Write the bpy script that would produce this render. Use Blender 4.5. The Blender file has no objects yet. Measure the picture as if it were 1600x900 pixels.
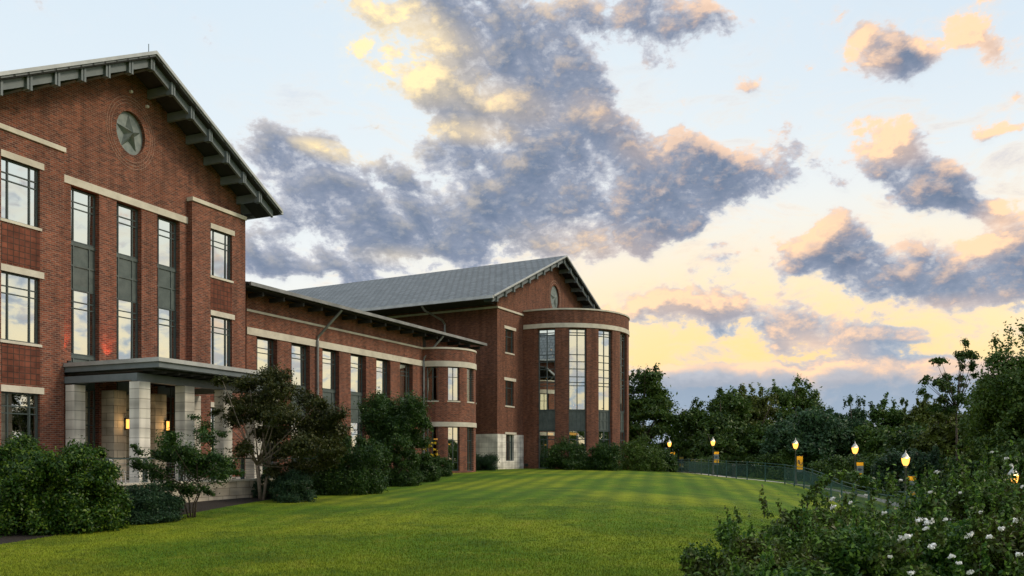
import bpy, math, random
import numpy as np
from mathutils import Vector, Matrix
from mathutils.geometry import tessellate_polygon
random.seed(7); RNG = np.random.default_rng(7)
R = math.radians; PI = math.pi
S = bpy.context.scene
COL = S.collection
F = 1300.0      # focal length in photo pixels; the eye is the world origin, z = 0 at eye height, +Y is the view direction

# ------------------------------------------------------------------ camera
cd = bpy.data.cameras.new('camera'); cam = bpy.data.objects.new('camera', cd); COL.objects.link(cam)
cam.location = (0, 0, 0); cam.rotation_euler = (PI/2, 0, 0)
cd.sensor_width = 36; cd.lens = F/1600*36; cd.shift_y = 265/1600; cd.clip_start = 0.1; cd.clip_end = 6000
S.camera = cam
S.view_settings.view_transform = 'Standard'; S.view_settings.look = 'None'
S.view_settings.exposure = 0.27; S.view_settings.gamma = 1.0; S.view_settings.use_curve_mapping = False
S.render.engine = 'CYCLES'; S.cycles.max_bounces = 7; S.cycles.transparent_max_bounces = 10
S.cycles.caustics_reflective = False; S.cycles.caustics_refractive = False

# ------------------------------------------------------------------ sky
SUN_AZ, SUN_EL = R(92), R(38)        # azimuth to the right of the view direction
W = bpy.data.worlds.new('World'); S.world = W; W.use_nodes = True
nt = W.node_tree; nt.nodes.clear()
def nd(tree, typ, **kw):
    n = tree.nodes.new(typ)
    for k, v in kw.items():
        if isinstance(k, str) and k.startswith('i_'): n.inputs[k[2:]].default_value = v
        else: setattr(n, k, v)
    return n
def lk(tree, a, b): tree.links.new(a, b)
def mth(tree, op, a, b=None, c=None, clamp=False):
    n = tree.nodes.new('ShaderNodeMath'); n.operation = op; n.use_clamp = clamp
    for i, v in enumerate((a, b, c)):
        if v is None: continue
        if isinstance(v, (int, float)): n.inputs[i].default_value = v
        else: tree.links.new(v, n.inputs[i])
    return n.outputs[0]
def vmth(tree, op, a, b=None):
    n = tree.nodes.new('ShaderNodeVectorMath'); n.operation = op
    for i, v in enumerate((a, b)):
        if v is None: continue
        if isinstance(v, tuple): n.inputs[i].default_value = v
        elif isinstance(v, (int, float)): n.inputs['Scale'].default_value = v
        else: tree.links.new(v, n.inputs[i])
    return n.outputs[0]
def mixc(tree, f, a, b, mode='MIX'):
    n = tree.nodes.new('ShaderNodeMix'); n.data_type = 'RGBA'; n.blend_type = mode
    for i, v in ((0, f), (6, a), (7, b)):
        if isinstance(v, (int, float)): n.inputs[i].default_value = v
        elif isinstance(v, tuple): n.inputs[i].default_value = (v[0], v[1], v[2], 1)
        else: tree.links.new(v, n.inputs[i])
    return n.outputs[2]
def ramp(tree, f, stops, interp='LINEAR'):
    n = tree.nodes.new('ShaderNodeValToRGB'); cr = n.color_ramp; cr.interpolation = interp
    while len(cr.elements) < len(stops): cr.elements.new(0.5)
    for e, (p, c) in zip(cr.elements, stops):
        e.position = p; e.color = (c[0], c[1], c[2], 1) if isinstance(c, tuple) else (c, c, c, 1)
    tree.links.new(f, n.inputs[0]); return n.outputs[0]
def smooth(tree, v, lo, hi):
    n = tree.nodes.new('ShaderNodeMapRange'); n.interpolation_type = 'SMOOTHSTEP'
    tree.links.new(v, n.inputs['Value']); n.inputs['From Min'].default_value = lo; n.inputs['From Max'].default_value = hi
    return n.outputs[0]
def azel(px, py):
    az = math.atan((px-800)/F); return az, math.atan((715-py)/F*math.cos(az))
def blobs(tree, vec, lst, grow=1.0):
    out = None
    for (px, py, rx, ry, rot, w) in lst:
        az, el = azel(px, py); c = math.cos(az)
        m = tree.nodes.new('ShaderNodeMapping'); m.vector_type = 'TEXTURE'
        m.inputs['Location'].default_value = (az, el, 0); m.inputs['Rotation'].default_value = (0, 0, -R(rot))
        m.inputs['Scale'].default_value = (rx*grow/F*c*c, ry*grow/F*c, 1)
        tree.links.new(vec, m.inputs[0])
        g = tree.nodes.new('ShaderNodeTexGradient'); g.gradient_type = 'SPHERICAL'
        tree.links.new(m.outputs[0], g.inputs[0])
        if out is None: out = mth(tree, 'MULTIPLY', g.outputs['Fac'], w)
        else: out = mth(tree, 'MULTIPLY_ADD', g.outputs['Fac'], w, out)
    return out
CLOUDS = [(700,25,150,60,15,.9),(800,60,150,65,30,1.2),(870,120,110,60,35,1),(850,215,190,85,10,1.1),(960,265,210,70,12,1.2),(1090,285,150,60,8,.8),
 (1165,262,120,36,8,.85),(760,285,150,70,10,.9),(900,335,170,50,10,.8),(1040,330,110,35,12,.6),
 (640,300,80,26,30,.5),(480,270,120,52,12,1.2),(560,320,90,36,15,.5),(590,380,150,40,8,.95),(410,375,60,44,10,.95),(740,372,140,36,8,.85),(480,415,120,34,5,.85),(640,345,110,26,15,.5),(660,310,80,22,25,.4),
 (960,375,80,30,10,.8),(610,95,110,60,20,.62),(730,165,110,34,15,.6),(760,205,100,26,5,.6),(545,245,40,14,20,.3),
 (1010,25,140,60,10,.9),(1080,15,60,25,0,.4),
 (1370,70,90,42,30,.95),(1410,95,40,40,60,.6),(1520,65,110,34,35,.8),(1575,190,60,24,5,.8),(1390,235,90,50,35,.95),(1440,290,110,48,22,1),(1510,325,60,25,15,.5),
 (1180,130,40,14,0,.5),(1222,212,26,40,-20,.5),(1420,195,26,34,20,.4),(1230,8,26,16,0,.6),(1555,8,30,14,20,.5),
 (1330,405,130,52,3,1.1),(1480,432,150,42,-5,1.15),(1575,375,100,60,-30,1),(1235,425,60,30,0,.5),(1115,402,80,20,8,.55),(1150,440,70,18,8,.35),(1290,370,60,30,-10,.6),(1600,440,120,50,0,.9),
 (1090,492,190,40,2,1.1),(1320,517,130,48,5,1.2),(1230,498,40,12,0,.3),(1000,478,90,18,0,.6),(1480,490,120,14,-8,.4),(1340,550,60,12,0,.4),
 (1090,600,60,34,0,.7),(1165,592,50,36,0,.7),(1210,588,26,34,0,.8),(1320,598,60,34,0,.7),(1400,600,60,26,0,.5),(1010,600,60,26,0,.5),(1090,600,50,26,0,.5),(900,660,200,60,0,.7),(1400,690,400,40,0,.8),(1060,690,400,40,0,.8),
 (600,250,60,24,40,.5),(450,325,90,36,10,.4),(560,430,120,16,0,.5),(720,330,90,30,20,.35),(830,395,120,26,8,.5),(920,30,60,24,40,.4),(720,90,60,60,0,.5),(1060,225,50,24,10,.4),(1290,260,50,20,40,.3),(1420,330,90,24,10,.5),(1560,440,90,40,0,.6)]
WARM = [(600,85,130,110,10,1.6),(690,60,100,40,20,.8),(750,150,160,40,12,.9),(730,205,110,24,5,1.2),(930,175,60,30,20,.6),(520,238,80,18,8,1.1),(1000,235,60,30,20,.5),
 (1330,80,90,40,25,1.2),(1520,65,140,60,35,1.6),(1575,185,80,30,0,1.4),(1370,222,100,36,20,1.6),(1565,350,110,50,-35,1.4),(1410,190,40,30,0,1.3),(1180,130,10,10,0,.2),(1230,8,50,30,0,1.3),(1555,8,60,30,0,1.3),
 (1060,480,220,40,0,.8),(1270,540,110,40,10,1.2),(1200,572,60,24,0,1.1),(1330,578,120,24,0,1),(1450,580,60,24,0,.8),(930,390,170,50,5,.7),(1250,375,130,36,-10,.5),(620,400,80,20,0,.6),(1450,480,240,22,0,.7),(1040,575,50,16,0,.6)]
# one node group gives the cloud density at a direction (azimuth, elevation)
G = bpy.data.node_groups.new('cloud_density', 'ShaderNodeTree')
G.interface.new_socket('P', in_out='INPUT', socket_type='NodeSocketVector')
G.interface.new_socket('D', in_out='OUTPUT', socket_type='NodeSocketFloat')
gi = G.nodes.new('NodeGroupInput'); go_ = G.nodes.new('NodeGroupOutput')
P0 = gi.outputs[0]
wn = nd(G, 'ShaderNodeTexNoise', i_Scale=14.0, i_Detail=4.0); lk(G, P0, wn.inputs['Vector'])
wv = vmth(G, 'SCALE', vmth(G, 'SUBTRACT', wn.outputs['Color'], (.5, .5, .5)), .07)
P1 = vmth(G, 'ADD', P0, wv)
st = vmth(G, 'MULTIPLY', P0, (1, 1.55, 1))
n1 = nd(G, 'ShaderNodeTexNoise', i_Scale=15.0, i_Detail=12.0, i_Roughness=.64, i_Distortion=.25); lk(G, st, n1.inputs['Vector'])
n2 = nd(G, 'ShaderNodeTexNoise', i_Scale=46.0, i_Detail=8.0, i_Roughness=.62, i_Distortion=.15); lk(G, st, n2.inputs['Vector'])
bl = blobs(G, P1, CLOUDS, 1.22)
sp = G.nodes.new('ShaderNodeSeparateXYZ'); lk(G, P0, sp.inputs[0])
away = smooth(G, mth(G, 'ABSOLUTE', sp.outputs[0]), .62, .9)        # elsewhere round the horizon: loose scattered cloud
bl = mth(G, 'MULTIPLY_ADD', away, .33, mth(G, 'MINIMUM', bl, .88))
bank = mth(G, 'MULTIPLY', smooth(G, sp.outputs[1], .116, .088), smooth(G, mth(G, 'ABSOLUTE', mth(G, 'SUBTRACT', sp.outputs[0], .25)), .5, .22))
bl = mth(G, 'MULTIPLY_ADD', bank, 1.35, bl)
d = mth(G, 'MULTIPLY_ADD', mth(G, 'SUBTRACT', n1.outputs['Fac'], .5), 2.35, bl)
d = mth(G, 'MULTIPLY_ADD', mth(G, 'SUBTRACT', n2.outputs['Fac'], .5), 1.0, d)
lk(G, d, go_.inputs[0])

tc = nt.nodes.new('ShaderNodeTexCoord'); sx = nt.nodes.new('ShaderNodeSeparateXYZ'); lk(nt, tc.outputs['Generated'], sx.inputs[0])
az = mth(nt, 'ARCTAN2', sx.outputs[0], sx.outputs[1])
hl = mth(nt, 'SQRT', mth(nt, 'ADD', mth(nt, 'MULTIPLY', sx.outputs[0], sx.outputs[0]), mth(nt, 'MULTIPLY', sx.outputs[1], sx.outputs[1])))
el = mth(nt, 'ARCTAN2', sx.outputs[2], hl)
cb = nt.nodes.new('ShaderNodeCombineXYZ'); lk(nt, az, cb.inputs[0]); lk(nt, el, cb.inputs[1])
def dens(vec):
    g = nt.nodes.new('ShaderNodeGroup'); g.node_tree = G; lk(nt, vec, g.inputs[0]); return g.outputs[0]
D0 = dens(cb.outputs[0]); D1 = dens(vmth(nt, 'ADD', cb.outputs[0], (-.012, .016, 0)))
# clear sky: cream at the horizon, near white, then pale blue, bluer to the right
elr = mth(nt, 'DIVIDE', mth(nt, 'ADD', el, mth(nt, 'MULTIPLY', smooth(nt, az, .25, -.45), .12)), .62)
clear = ramp(nt, elr, [(0, (1.0, .72, .42)), (.10, (1.0, .78, .46)), (.22, (1.0, .83, .58)), (.36, (.86, .82, .72)), (.52, (.78, .82, .82)), (.75, (.70, .78, .83)), (1, (.62, .73, .82))])
rt = smooth(nt, az, -.1, .55)
clear = mixc(nt, mth(nt, 'MULTIPLY', mth(nt, 'MULTIPLY', rt, smooth(nt, el, .2, .5)), .6), clear, (.55, .67, .79))
glow = mth(nt, 'MULTIPLY', smooth(nt, mth(nt, 'ABSOLUTE', mth(nt, 'SUBTRACT', az, .30)), .55, .05), smooth(nt, el, .30, .10))
clear = mixc(nt, mth(nt, 'MULTIPLY', glow, .8), clear, (1.0, .68, .25))
behind = smooth(nt, mth(nt, 'ABSOLUTE', mth(nt, 'SUBTRACT', az, .5)), 1.4, 2.8)
clear = mixc(nt, mth(nt, 'MULTIPLY', mth(nt, 'MULTIPLY', behind, .6), smooth(nt, el, .12, .5)), clear, (.60, .66, .74))
nis = nd(nt, 'ShaderNodeTexSky', sky_type='NISHITA', sun_disc=False, sun_elevation=SUN_EL, sun_rotation=SUN_AZ)
nis.air_density = 1.0; nis.dust_density = 2.0
nsky = vmth(nt, 'SCALE', nis.outputs[0], .05)
clear = mixc(nt, .06, clear, nsky)
dark = ramp(nt, smooth(nt, D0, .2, 1.3), [(0, (.74, .74, .76)), (.22, (.47, .49, .55)), (.50, (.24, .28, .37)), (1, (.135, .185, .275))])
emb = mth(nt, 'SUBTRACT', D0, dens(vmth(nt, 'ADD', cb.outputs[0], (-.005, .007, 0))))
dark = mixc(nt, mth(nt, 'MULTIPLY', emb, .9, clamp=True), dark, (.56, .55, .58))
dark = mixc(nt, mth(nt, 'MULTIPLY', emb, -.9, clamp=True), dark, (.13, .165, .25))
low = smooth(nt, el, .22, .04)
dark = mixc(nt, mth(nt, 'MULTIPLY', low, .85), dark, (.33, .41, .51))
warm = mth(nt, 'MULTIPLY', blobs(nt, cb.outputs[0], WARM), 1.0)
edge = mth(nt, 'MULTIPLY', mth(nt, 'SUBTRACT', D0, D1), 1.6, clamp=True)
wfac = mth(nt, 'MULTIPLY', mth(nt, 'ADD', mth(nt, 'MULTIPLY', warm, .75), mth(nt, 'MULTIPLY', mth(nt, 'MULTIPLY', edge, .34), mth(nt, 'ADD', smooth(nt, az, -.25, .3), .2))), mth(nt, 'ADD', mth(nt, 'MULTIPLY', edge, .9), .55), clamp=True)
wfac = mth(nt, 'MULTIPLY', wfac, mth(nt, 'SUBTRACT', 1.15, smooth(nt, D0, .7, 1.9)), clamp=True)
wcol = mixc(nt, smooth(nt, az, -.15, .25), (1.0, .80, .46), (1.0, .66, .42))
ccol = mixc(nt, wfac, dark, wcol)
alpha = mth(nt, 'ADD', mth(nt, 'MULTIPLY', smooth(nt, D0, .02, .75), .4), mth(nt, 'MULTIPLY', smooth(nt, D0, .32, .54), .6))
vm = nd(nt, 'ShaderNodeMapping'); vm.inputs['Scale'].default_value = (1, 2.6, 1); vm.inputs['Rotation'].default_value = (0, 0, R(14)); lk(nt, cb.outputs[0], vm.inputs[0])
vn = nd(nt, 'ShaderNodeTexNoise', i_Scale=9.0, i_Detail=10.0, i_Roughness=.68, i_Distortion=.6); lk(nt, vm.outputs[0], vn.inputs['Vector'])
va = mth(nt, 'MULTIPLY', smooth(nt, vn.outputs['Fac'], .48, .70), mth(nt, 'MULTIPLY', smooth(nt, el, .50, .30), smooth(nt, az, -.45, -.15)))
vc = mixc(nt, smooth(nt, vn.outputs['Fac'], .50, .72), (.95, .72, .48), (.52, .52, .58))
clear = mixc(nt, mth(nt, 'MULTIPLY', va, .75), clear, vc)
final = mixc(nt, alpha, clear, ccol)
final = mixc(nt, smooth(nt, sx.outputs[2], 0.0, -.03), final, (.12, .13, .12))
bg = nt.nodes.new('ShaderNodeBackground'); lk(nt, final, bg.inputs[0]); bg.inputs[1].default_value = 1.0
wo = nt.nodes.new('ShaderNodeOutputWorld'); lk(nt, bg.outputs[0], wo.inputs[0])
W.cycles.sampling_method = 'MANUAL'; W.cycles.sample_map_resolution = 512

sd = bpy.data.lights.new('sun', 'SUN'); so = bpy.data.objects.new('sun', sd); COL.objects.link(so)
sd.energy = 1.5; sd.angle = R(14); sd.color = (1, .84, .62)
sdir = Vector((math.sin(SUN_AZ)*math.cos(SUN_EL), math.cos(SUN_AZ)*math.cos(SUN_EL), math.sin(SUN_EL)))
so.rotation_euler = sdir.to_track_quat('Z', 'Y').to_euler(); so.location = (30, 0, 30)
#SKYONLY

# ------------------------------------------------------------------ frames of the three building blocks
class Frame:
    """local (u along the facade away from us, v into the block); outward facade normal is -v"""
    def __init__(s, xa):
        s.th = math.atan((xa-800)/F); s.s = math.sin(s.th); s.c = math.cos(s.th); s.rot = PI/2-s.th
    def w(s, u, v, z=0): return Vector((s.s*u-s.c*v, s.c*u+s.s*v, z))
FN, FW, FR = Frame(1370), Frame(1440), Frame(1500)
FLOOR = -.94
# terrain heights from control points (X, Y, z)
CP = np.array([(-1,68,-.95),(-3,64,-.98),(10,72,-.98),(4,71,-.95),(15.6,80,-1.4),(17.4,71,-1.6),(17.5,62,-1.65),(18.6,56,-1.8),(18,50,-1.95),(17,44,-2.3),(16,38,-2.6),
 (20.4,60,-1.92),(21.4,52,-2.4),(19.9,42,-3.05),(20.5,34,-3.7),(20,26,-3.6),(15,30,-2.6),(-11.5,28,-1.85),(-9,32.5,-1.72),(-12.5,20.5,-2.15),(-9,40,-1.62),(-7.6,48,-1.5),(-4,60,-1.02),
 (0,14.8,-2.1),(0,0,-2.25),(0,30,-1.62),(4,45,-1.3),(7,60,-1.12),(9,25,-2.05),(5,9,-2.3),(9,12,-2.5),(-6,12,-2.15),(-14,30,-1.6),(-14,40,-1.45),(30,60,-2.8),(30,40,-3.8),(20,90,-1.9),(10,90,-1.6),(40,90,-2.8),
 (60,60,-4),(60,110,-3.2),(0,120,-2.5),(50,0,-4),(-20,-10,-2.2),(20,-20,-3),(-40,30,-1.3),(-40,80,-1.3),(-20,70,-1.1),(-10,55,-1.2)], dtype=float)
def _tps(r2): return np.where(r2 > 1e-9, r2*np.log(np.maximum(r2, 1e-9)), 0)
_n = len(CP); _d2 = ((CP[:,None,:2]-CP[None,:,:2])**2).sum(-1)/400
_A = np.zeros((_n+3, _n+3)); _A[:_n,:_n] = _tps(_d2)+np.eye(_n)*.04; _A[:_n,_n] = 1; _A[:_n,_n+1:] = CP[:,:2]/20; _A[_n:, :_n] = _A[:_n, _n:].T
_wt = np.linalg.solve(_A, np.concatenate([CP[:,2], [0,0,0]]))
def ground_np(x, y):
    x = np.asarray(x, float); y = np.asarray(y, float)
    xc = np.clip(x, -40, 60); yc = np.clip(y, -20, 118)
    P = np.stack([xc.ravel(), yc.ravel()], -1)
    d2 = ((P[:,None,:]-CP[None,:,:2])**2).sum(-1)/400
    z = _tps(d2)@_wt[:_n]+_wt[_n]+P[:,0]/20*_wt[_n+1]+P[:,1]/20*_wt[_n+2]
    z = z.reshape(x.shape)
    far = np.clip((np.hypot(np.maximum(np.abs(x-10)-50, 0), np.maximum(np.abs(y-50)-70, 0)))/120, 0, 1)
    return z*(1-far)+(-3.2)*far
def ground(x, y): return float(ground_np(np.array([x]), np.array([y]))[0])

# ------------------------------------------------------------------ materials
def mat(name, rough=.7, metal=0.0, spec=.4):
    m = bpy.data.materials.new(name); m.use_nodes = True; t = m.node_tree
    b = t.nodes['Principled BSDF']; b.inputs['Roughness'].default_value = rough; b.inputs['Metallic'].default_value = metal
    b.inputs['Specular IOR Level'].default_value = spec
    return m, t, b
def noisy(name, c1, c2, scale=3.0, rough=.7, metal=0.0, bump=0.0, detail=6, spec=.4, coord='Object'):
    m, t, b = mat(name, rough, metal, spec)
    tcn = t.nodes.new('ShaderNodeTexCoord')
    n = nd(t, 'ShaderNodeTexNoise', i_Scale=scale, i_Detail=float(detail), i_Roughness=.65); lk(t, tcn.outputs[coord], n.inputs['Vector'])
    f = smooth(t, n.outputs['Fac'], .3, .7)
    lk(t, mixc(t, f, c1, c2), b.inputs['Base Color'])
    if bump:
        bp = nd(t, 'ShaderNodeBump', i_Strength=bump, i_Distance=.02); lk(t, n.outputs['Fac'], bp.inputs['Height']); lk(t, bp.outputs[0], b.inputs['Normal'])
    return m
def brickmat(name, c1, c2, mort, w, h, ms, streak=.35, offset=.5, bump=.5):
    m, t, b = mat(name, .85, 0, .25)
    tcn = t.nodes.new('ShaderNodeTexCoord')
    br = nd(t, 'ShaderNodeTexBrick', offset=offset, i_Scale=1.0); lk(t, tcn.outputs['UV'], br.inputs['Vector'])
    br.inputs['Color1'].default_value = (*c1, 1); br.inputs['Color2'].default_value = (*c2, 1); br.inputs['Mortar'].default_value = (*mort, 1)
    br.inputs['Mortar Size'].default_value = ms; br.inputs['Brick Width'].default_value = w; br.inputs['Row Height'].default_value = h
    br.inputs['Mortar Smooth'].default_value = .3; br.inputs['Bias'].default_value = -.1
    n = nd(t, 'ShaderNodeTexNoise', i_Scale=.9, i_Detail=5.0); lk(t, tcn.outputs['UV'], n.inputs['Vector'])
    mp = nd(t, 'ShaderNodeMapping'); mp.inputs['Scale'].default_value = (1/min(w, 2), 1/h, 1); lk(t, tcn.outputs['UV'], mp.inputs[0])
    n3 = nd(t, 'ShaderNodeTexNoise', i_Scale=.8, i_Detail=1.0); lk(t, mp.outputs[0], n3.inputs['Vector'])
    g = mth(t, 'MULTIPLY_ADD', n.outputs['Fac'], streak*2, 1-streak)
    mp2 = nd(t, 'ShaderNodeMapping'); mp2.inputs['Scale'].default_value = (2.2, .16, 1); lk(t, tcn.outputs['UV'], mp2.inputs[0])
    n4 = nd(t, 'ShaderNodeTexNoise', i_Scale=1.0, i_Detail=6.0); lk(t, mp2.outputs[0], n4.inputs['Vector'])
    g = mth(t, 'MULTIPLY', g, mth(t, 'MULTIPLY_ADD', smooth(t, n4.outputs['Fac'], .35, .6), .28, .78))
    g = mth(t, 'MULTIPLY', g, mth(t, 'MULTIPLY_ADD', n3.outputs['Fac'], 1.1, .45))
    cbn = t.nodes.new('ShaderNodeCombineColor'); [lk(t, g, cbn.inputs[i]) for i in range(3)]
    lk(t, mixc(t, 1.0, br.outputs['Color'], cbn.outputs[0], 'MULTIPLY'), b.inputs['Base Color'])
    if bump:
        bp = nd(t, 'ShaderNodeBump', i_Strength=bump, i_Distance=.01); bp.invert = True; lk(t, br.outputs['Fac'], bp.inputs['Height']); lk(t, bp.outputs[0], b.inputs['Normal'])
    return m
M = {}
M['brick'] = brickmat('brick', (.250,.076,.042), (.092,.033,.026), (.24,.17,.13), .215, .076, .011)
M['brick_far'] = brickmat('brick_far', (.215,.078,.044), (.098,.040,.029), (.18,.12,.09), .215, .076, .010)
M['brick_panel'] = brickmat('brick_panel', (.20,.066,.040), (.13,.045,.030), (.07,.04,.03), .22, .22, .018, offset=0)
M['ring'] = brickmat('ring_brick', (.33,.16,.115), (.24,.11,.075), (.36,.25,.20), .08, .08, .012)
M['stone'] = noisy('limestone', (.70,.66,.56), (.54,.50,.42), 1.5, .8, bump=.2)
M['ashlar'] = brickmat('ashlar_stone', (.78,.76,.70), (.66,.64,.58), (.38,.36,.32), .9, .42, .012, streak=.2)
M['ashlar_col'] = brickmat('column_stone', (.76,.73,.66), (.62,.60,.53), (.30,.28,.24), 1000, .36, .012, streak=.2, offset=0)
M['ashlar_wall'] = brickmat('ashlar_wall', (.68,.61,.49), (.52,.46,.36), (.26,.22,.17), .75, .3, .012, streak=.4)
M['metal'] = noisy('painted_teal_metal', (.040,.062,.064), (.060,.085,.086), 2.0, .45, .0, spec=.5)
M['panel'] = noisy('weathered_panel', (.058,.082,.080), (.10,.13,.125), 2.4, .5, .0, spec=.5)
M['fascia'] = noisy('light_metal_trim', (.36,.38,.38), (.50,.52,.51), 1.2, .35, .3)
M['beam'] = noisy('grey_blue_beam', (.12,.15,.165), (.17,.20,.215), 1.2, .5)
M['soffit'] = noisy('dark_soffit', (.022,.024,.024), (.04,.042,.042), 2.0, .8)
M['pipe'] = noisy('downspout_metal', (.16,.17,.17), (.30,.31,.31), 1.0, .35, .4)
M['disc'] = noisy('verdigris_disc', (.15,.19,.19), (.25,.29,.28), 4.0, .55, .2)
M['black'] = noisy('black_metal', (.012,.014,.014), (.02,.022,.022), 3, .5)
M['polegrey'] = noisy('grey_pole', (.07,.075,.072), (.12,.125,.12), 4, .5)
M['green'] = noisy('dark_green_metal', (.030,.085,.080), (.045,.115,.105), 4, .5)
M['concrete'] = noisy('concrete', (.34,.32,.29), (.46,.44,.40), 2, .85, bump=.2)
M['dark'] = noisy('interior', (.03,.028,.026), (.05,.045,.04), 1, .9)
M['white'] = noisy('white_paint', (.75,.75,.74), (.8,.8,.79), 4, .4)
M['gold'] = noisy('gold_cloth', (.78,.42,.012), (.9,.50,.02), 6, .7)
M['navy'] = noisy('navy_cloth', (.02,.035,.07), (.03,.05,.09), 6, .7)
M['slate'] = noisy('slate_cloth', (.11,.16,.18), (.15,.20,.22), 6, .7)
M['shadedgold'] = noisy('shaded_banner_cloth', (.30,.22,.03), (.36,.26,.04), 6, .8)  # gold cloth again, with the shade on the dim banner mixed into its colour
M['mulch'] = noisy('mulch', (.010,.008,.006), (.035,.026,.02), 18, .95, bump=1.0)
M['bark'] = noisy('bark', (.05,.038,.028), (.11,.085,.065), 9, .9, bump=.6)
M['palebark'] = noisy('pale_bark', (.16,.13,.10), (.27,.23,.18), 9, .85, bump=.4)
M['petal'] = noisy('white_petal', (.78,.78,.74), (.86,.86,.84), 12, .6)
M['yellowpetal'] = noisy('yellow_petal', (.80,.52,.01), (.85,.62,.03), 12, .6)
def emis(name, col, st):
    m = bpy.data.materials.new(name); m.use_nodes = True; t = m.node_tree; t.nodes.clear()
    e = nd(t, 'ShaderNodeEmission'); e.inputs[0].default_value = (*col, 1); e.inputs[1].default_value = st
    o = t.nodes.new('ShaderNodeOutputMaterial'); lk(t, e.outputs[0], o.inputs[0]); return m
M['lampglow'] = emis('lamp_glow', (1, .44, .08), 2.2)
M['lampcore'] = emis('lamp_core', (1, .72, .36), 4.0)
M['warm'] = emis('warm_interior_light', (1, .42, .08), 2.2)
M['sconce'] = emis('sconce_glow', (1, .42, .08), 1.9)
# coated window glass: mostly mirror, a little see-through
g = bpy.data.materials.new('window_glass'); g.use_nodes = True; t = g.node_tree; t.nodes.clear()
gl = nd(t, 'ShaderNodeBsdfGlossy'); gl.inputs['Roughness'].default_value = .015; gl.inputs['Color'].default_value = (.88, .95, .92, 1)
tr = nd(t, 'ShaderNodeBsdfTransparent'); tr.inputs[0].default_value = (.55, .62, .58, 1)
tn = t.nodes.new('ShaderNodeTexCoord'); nn = nd(t, 'ShaderNodeTexNoise', i_Scale=.7, i_Detail=1.0); lk(t, tn.outputs['Object'], nn.inputs['Vector'])
bp = nd(t, 'ShaderNodeBump', i_Strength=.07, i_Distance=.05); lk(t, nn.outputs['Fac'], bp.inputs['Height']); lk(t, bp.outputs[0], gl.inputs['Normal'])
lw = nd(t, 'ShaderNodeLayerWeight', i_Blend=.35); fc = mth(t, 'MULTIPLY_ADD', lw.outputs['Facing'], .30, .76, clamp=True)
mx = t.nodes.new('ShaderNodeMixShader'); lk(t, fc, mx.inputs[0]); lk(t, tr.outputs[0], mx.inputs[1]); lk(t, gl.outputs[0], mx.inputs[2])
o = t.nodes.new('ShaderNodeOutputMaterial'); lk(t, mx.outputs[0], o.inputs[0]); M['glass'] = g
# standing seam roof with lapped courses
def roofmat():
    m, t, b = mat('seam_roof', .55, .1, .35)
    tcn = t.nodes.new('ShaderNodeTexCoord')
    br = nd(t, 'ShaderNodeTexBrick', offset=.5, i_Scale=1.0); lk(t, tcn.outputs['UV'], br.inputs['Vector'])
    br.inputs['Color1'].default_value = (.165,.185,.20,1); br.inputs['Color2'].default_value = (.095,.11,.12,1); br.inputs['Mortar'].default_value = (.018,.021,.024,1)
    br.inputs['Mortar Size'].default_value = .06; br.inputs['Brick Width'].default_value = .62; br.inputs['Row Height'].default_value = .6; br.inputs['Mortar Smooth'].default_value = .6
    n = nd(t, 'ShaderNodeTexNoise', i_Scale=.35, i_Detail=6.0); lk(t, tcn.outputs['UV'], n.inputs['Vector'])
    lk(t, mixc(t, mth(t, 'MULTIPLY', n.outputs['Fac'], .35), br.outputs['Color'], (.19,.21,.22)), b.inputs['Base Color'])
    bpn = nd(t, 'ShaderNodeBump', i_Strength=.9, i_Distance=.05); bpn.invert = True; lk(t, br.outputs['Fac'], bpn.inputs['Height']); lk(t, bpn.outputs[0], b.inputs['Normal'])
    return m
M['roof'] = roofmat()
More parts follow.
